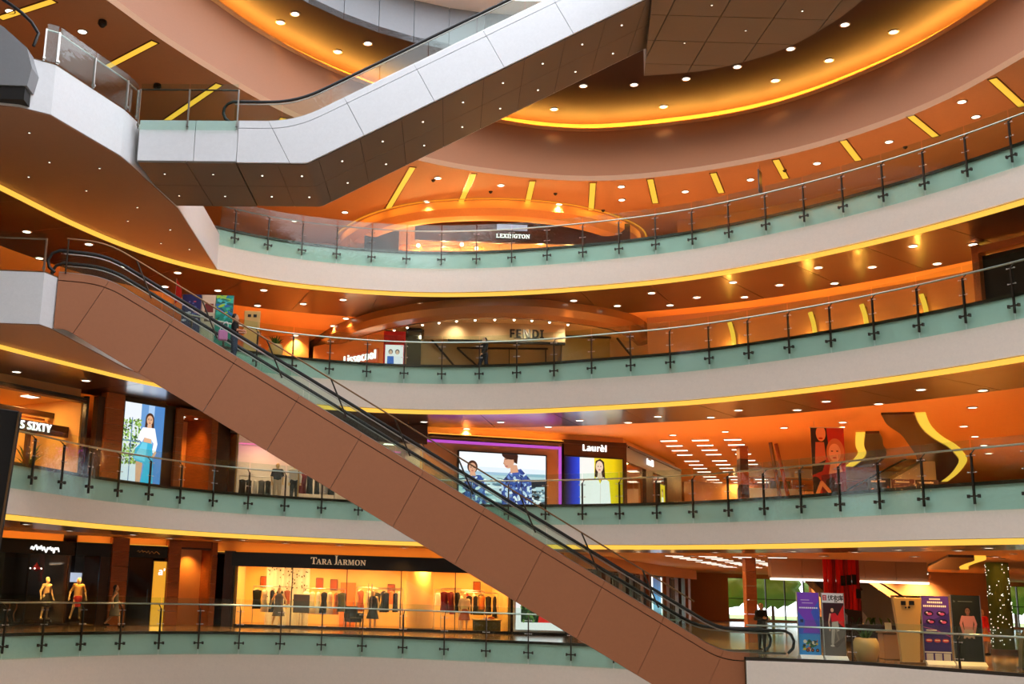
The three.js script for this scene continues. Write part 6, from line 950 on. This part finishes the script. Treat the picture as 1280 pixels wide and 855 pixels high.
const CLOTH = {
  top: (k, b) => memo('top' + k, () => field([...infl(b.torso.slice(0, 3), 0.014), ...infl(b.arm(0).slice(0, 1), 0.014), ...infl(b.arm(1).slice(0, 1), 0.014)], 0.02, 0.02, 0.9)),
  longtop: (k, b) => memo('longtop' + k, () => field([...infl(b.torso.slice(0, 3), 0.016), ...infl(b.arm(0), 0.014), ...infl(b.arm(1), 0.014)], 0.02, 0.02, 0.84)),
  trousers: (k, b) => memo('trousers' + k, () => field([[[0, 0.9, 0], [0, 1.0, 0], 0.14, 0.13, 1.15, 0.9], ...infl(b.leg(0).slice(0, 2), 0.018), ...infl(b.leg(1).slice(0, 2), 0.018)], 0.02, 0.016, 0.07)),
  skirt: (k, b) => memo('skirt' + k, () => field([[[0, 1.05, 0], [0, 0.45, 0.02], 0.12, 0.24, 1.15, 0.9]], 0.02, 0.02, 0.5)),
  pencil: (k, b) => memo('pencil' + k, () => field([[[0, 1.07, 0], [0, 0.85, 0], 0.115, 0.145, 1.15, 0.9], [[0, 0.85, 0], [0, 0.45, 0.02], 0.145, 0.13, 1.2, 0.9]], 0.02, 0.02, 0.5)),
  dress: (k, b) => memo('dress' + k, () => field([...infl(b.torso.slice(0, 2), 0.02), [[0, 1.3, 0], [0, 1.36, 0], 0.12, 0.08, 1.3, 0.85], [[0, 1.0, 0], [0, 0.42, 0.02], 0.13, 0.27, 1.1, 0.9]], 0.02, 0.025, 0.45)),
  hair: () => memo('hair', () => field([[[0, 1.62, -0.025], [0, 1.6, -0.03], 0.085, 0.086, 1, 1.05]], 0.012, 0.01, 1.555)),
  longhair: () => memo('longhair', () => field([[[0, 1.62, -0.025], [0, 1.58, -0.04], 0.087, 0.088], [[0, 1.56, -0.06], [0, 1.38, -0.08], 0.08, 0.07, 1, 0.5]], 0.014, 0.012, 1.33)),
  shoe: (k, b) => memo('shoe' + k, () => merge([0, 1].map((i) => field(infl(b.leg(i).slice(2), 0.01), 0.012, 0.01)))),
};
function figure(name, label, kind, pos, turn, scale, wear, skin = skinM, group, cat = 'person') {
  const t = thing(name, label, cat, pos, turn, group), b = bodyOf(kind); t.scale.setScalar(scale);
  part(t, 'body', b.skin, skin);
  for (const [k, m] of Object.entries(wear)) if (CLOTH[k]) part(t, k === 'longtop' ? 'shirt' : k === 'pencil' ? 'skirt' : k === 'longhair' ? 'hair' : k === 'shoe' ? 'shoes' : k, CLOTH[k](kind, b), m);
  if (skin === skinM) for (const s of [-1, 1]) part(t, 'eye', new THREE.SphereGeometry(0.011, 8, 6).translate(s * 0.03, 1.57, 0.084), eyeM);
  return t;
}
const cl = cloth;
figure('mannequin', 'bare shouldered gold lit mannequin in a black flared skirt', 'model', A1.at(9.35, 0.2, -0.75), A1.a + 0.1, 1.0, { skirt: cl.black }, mannM, 'mannequins of the dark fashion shop', 'mannequin');
figure('mannequin', 'gold lit mannequin in a bright red pencil skirt', 'model', B1.at(0.55, 0.2, -0.75), B1.a - 0.1, 1.0, { pencil: cl.scarlet, top: cl.gold }, mannM, 'mannequins of the dark fashion shop', 'mannequin');
figure('mannequin', 'mannequin in a dark strapless dress at the left of the bright dress shop', 'model', C1.at(2.95, 0.03, -0.8), C1.a, 1.0, { dress: cl.grey }, mannM, 'mannequins of the bright dress shop', 'mannequin');
figure('mannequin', 'mannequin in a black dress right of the glass door', 'stand', C1.at(7.15, 0.03, -0.8), C1.a, 1.0, { dress: cl.black }, mannM, 'mannequins of the bright dress shop', 'mannequin');
figure('mannequin', 'mannequin in cream blouse and rust skirt near the right of the bright dress shop', 'stand', C1.at(11.3, 0.03, -1.0), C1.a, 1.0, { top: cl.cream, skirt: cl.rust }, mannM, 'mannequins of the bright dress shop', 'mannequin');
figure('mannequin', 'mannequin in a black shirt behind the tall window of the second gallery', 'stand', C2.at(2.4, 0.02, -0.7), C2.a, 1.02, { top: cl.black, trousers: cl.cream }, mannM, 'mannequins behind the tall window', 'mannequin');
figure('mannequin', 'mannequin in a pale shirt and black trousers behind the tall window', 'stand', C2.at(3.15, 0.02, -0.7), C2.a, 1.05, { longtop: cl.white, trousers: cl.black }, mannM, 'mannequins behind the tall window', 'mannequin');
figure('person', 'person in a grey dress walking past the dark fashion shop', 'walk', B1.at(1.4, 0, 1.6), B1.a + 1.3, 0.98, { dress: cl.grey, longhair: hairM, shoe: cl.black }, skinM);
figure('person', 'long haired person in dark clothes walking along the third gallery', 'walk', [4.05, 11.0, -47.9], -1.1, 1.0, { longtop: cl.black, trousers: cl.navy, longhair: hairM, shoe: cl.black }, skinM);
{ // rider on the escalator with a pink bag
  const s = 5.4, a = Math.atan2(4.5, 21.7), y = yAt(mainTop, s) + 0.12, p = [-10.08 + Math.cos(a) * s - Math.sin(a) * 0.85, y, -32.55 - Math.sin(a) * s - Math.cos(a) * 0.85];
  figure('person', 'dark haired person in jeans riding the long escalator', 'hold', p, 1.57 + a, 0.98, { top: cl.black, trousers: std('denim', 0x2c3a52, 0.9), hair: hairM, shoe: cl.grey }, skinM);
  const bg = thing('shoulder_bag', 'pink shoulder bag carried by the escalator rider', 'bag', [p[0] - 0.32, y + 0.72, p[2] + 0.3], a); part(bg, 'body', rbox(0.3, 0.34, 0.14, 0.05, 0, 0.17, 0), std('pink', 0xe080b8, 0.7)); part(bg, 'strap', tube([[-0.12, 0.3, 0], [-0.02, 0.52, 0], [0.1, 0.62, -0.02], [0.14, 0.5, 0], [0.12, 0.3, 0]], 0.012, 6), std('pinkstrap', 0xd8d0d4, 0.7));
}
figure('person', 'person in black standing at the glass rail before the blue display', 'hold', [14.3, 0, -43.6], 0.3, 1.02, { longtop: cl.black, trousers: cl.black, hair: hairM, shoe: cl.black }, skinM);
figure('person', 'person in an orange shirt walking before the far windows', 'walk', [22.6, 0, -60], -1.2, 1.0, { top: cl.orange, trousers: cl.black, hair: hairM, shoe: cl.black }, skinM);
figure('person', 'person in orange and red clothes beside the green glitter column', 'stand', [23.4, 0, -45], 0.2, 1.02, { longtop: cl.scarlet, skirt: cl.orange, hair: hairM, shoe: cl.black }, skinM);
shade(scene);
renderer.render(scene, camera);
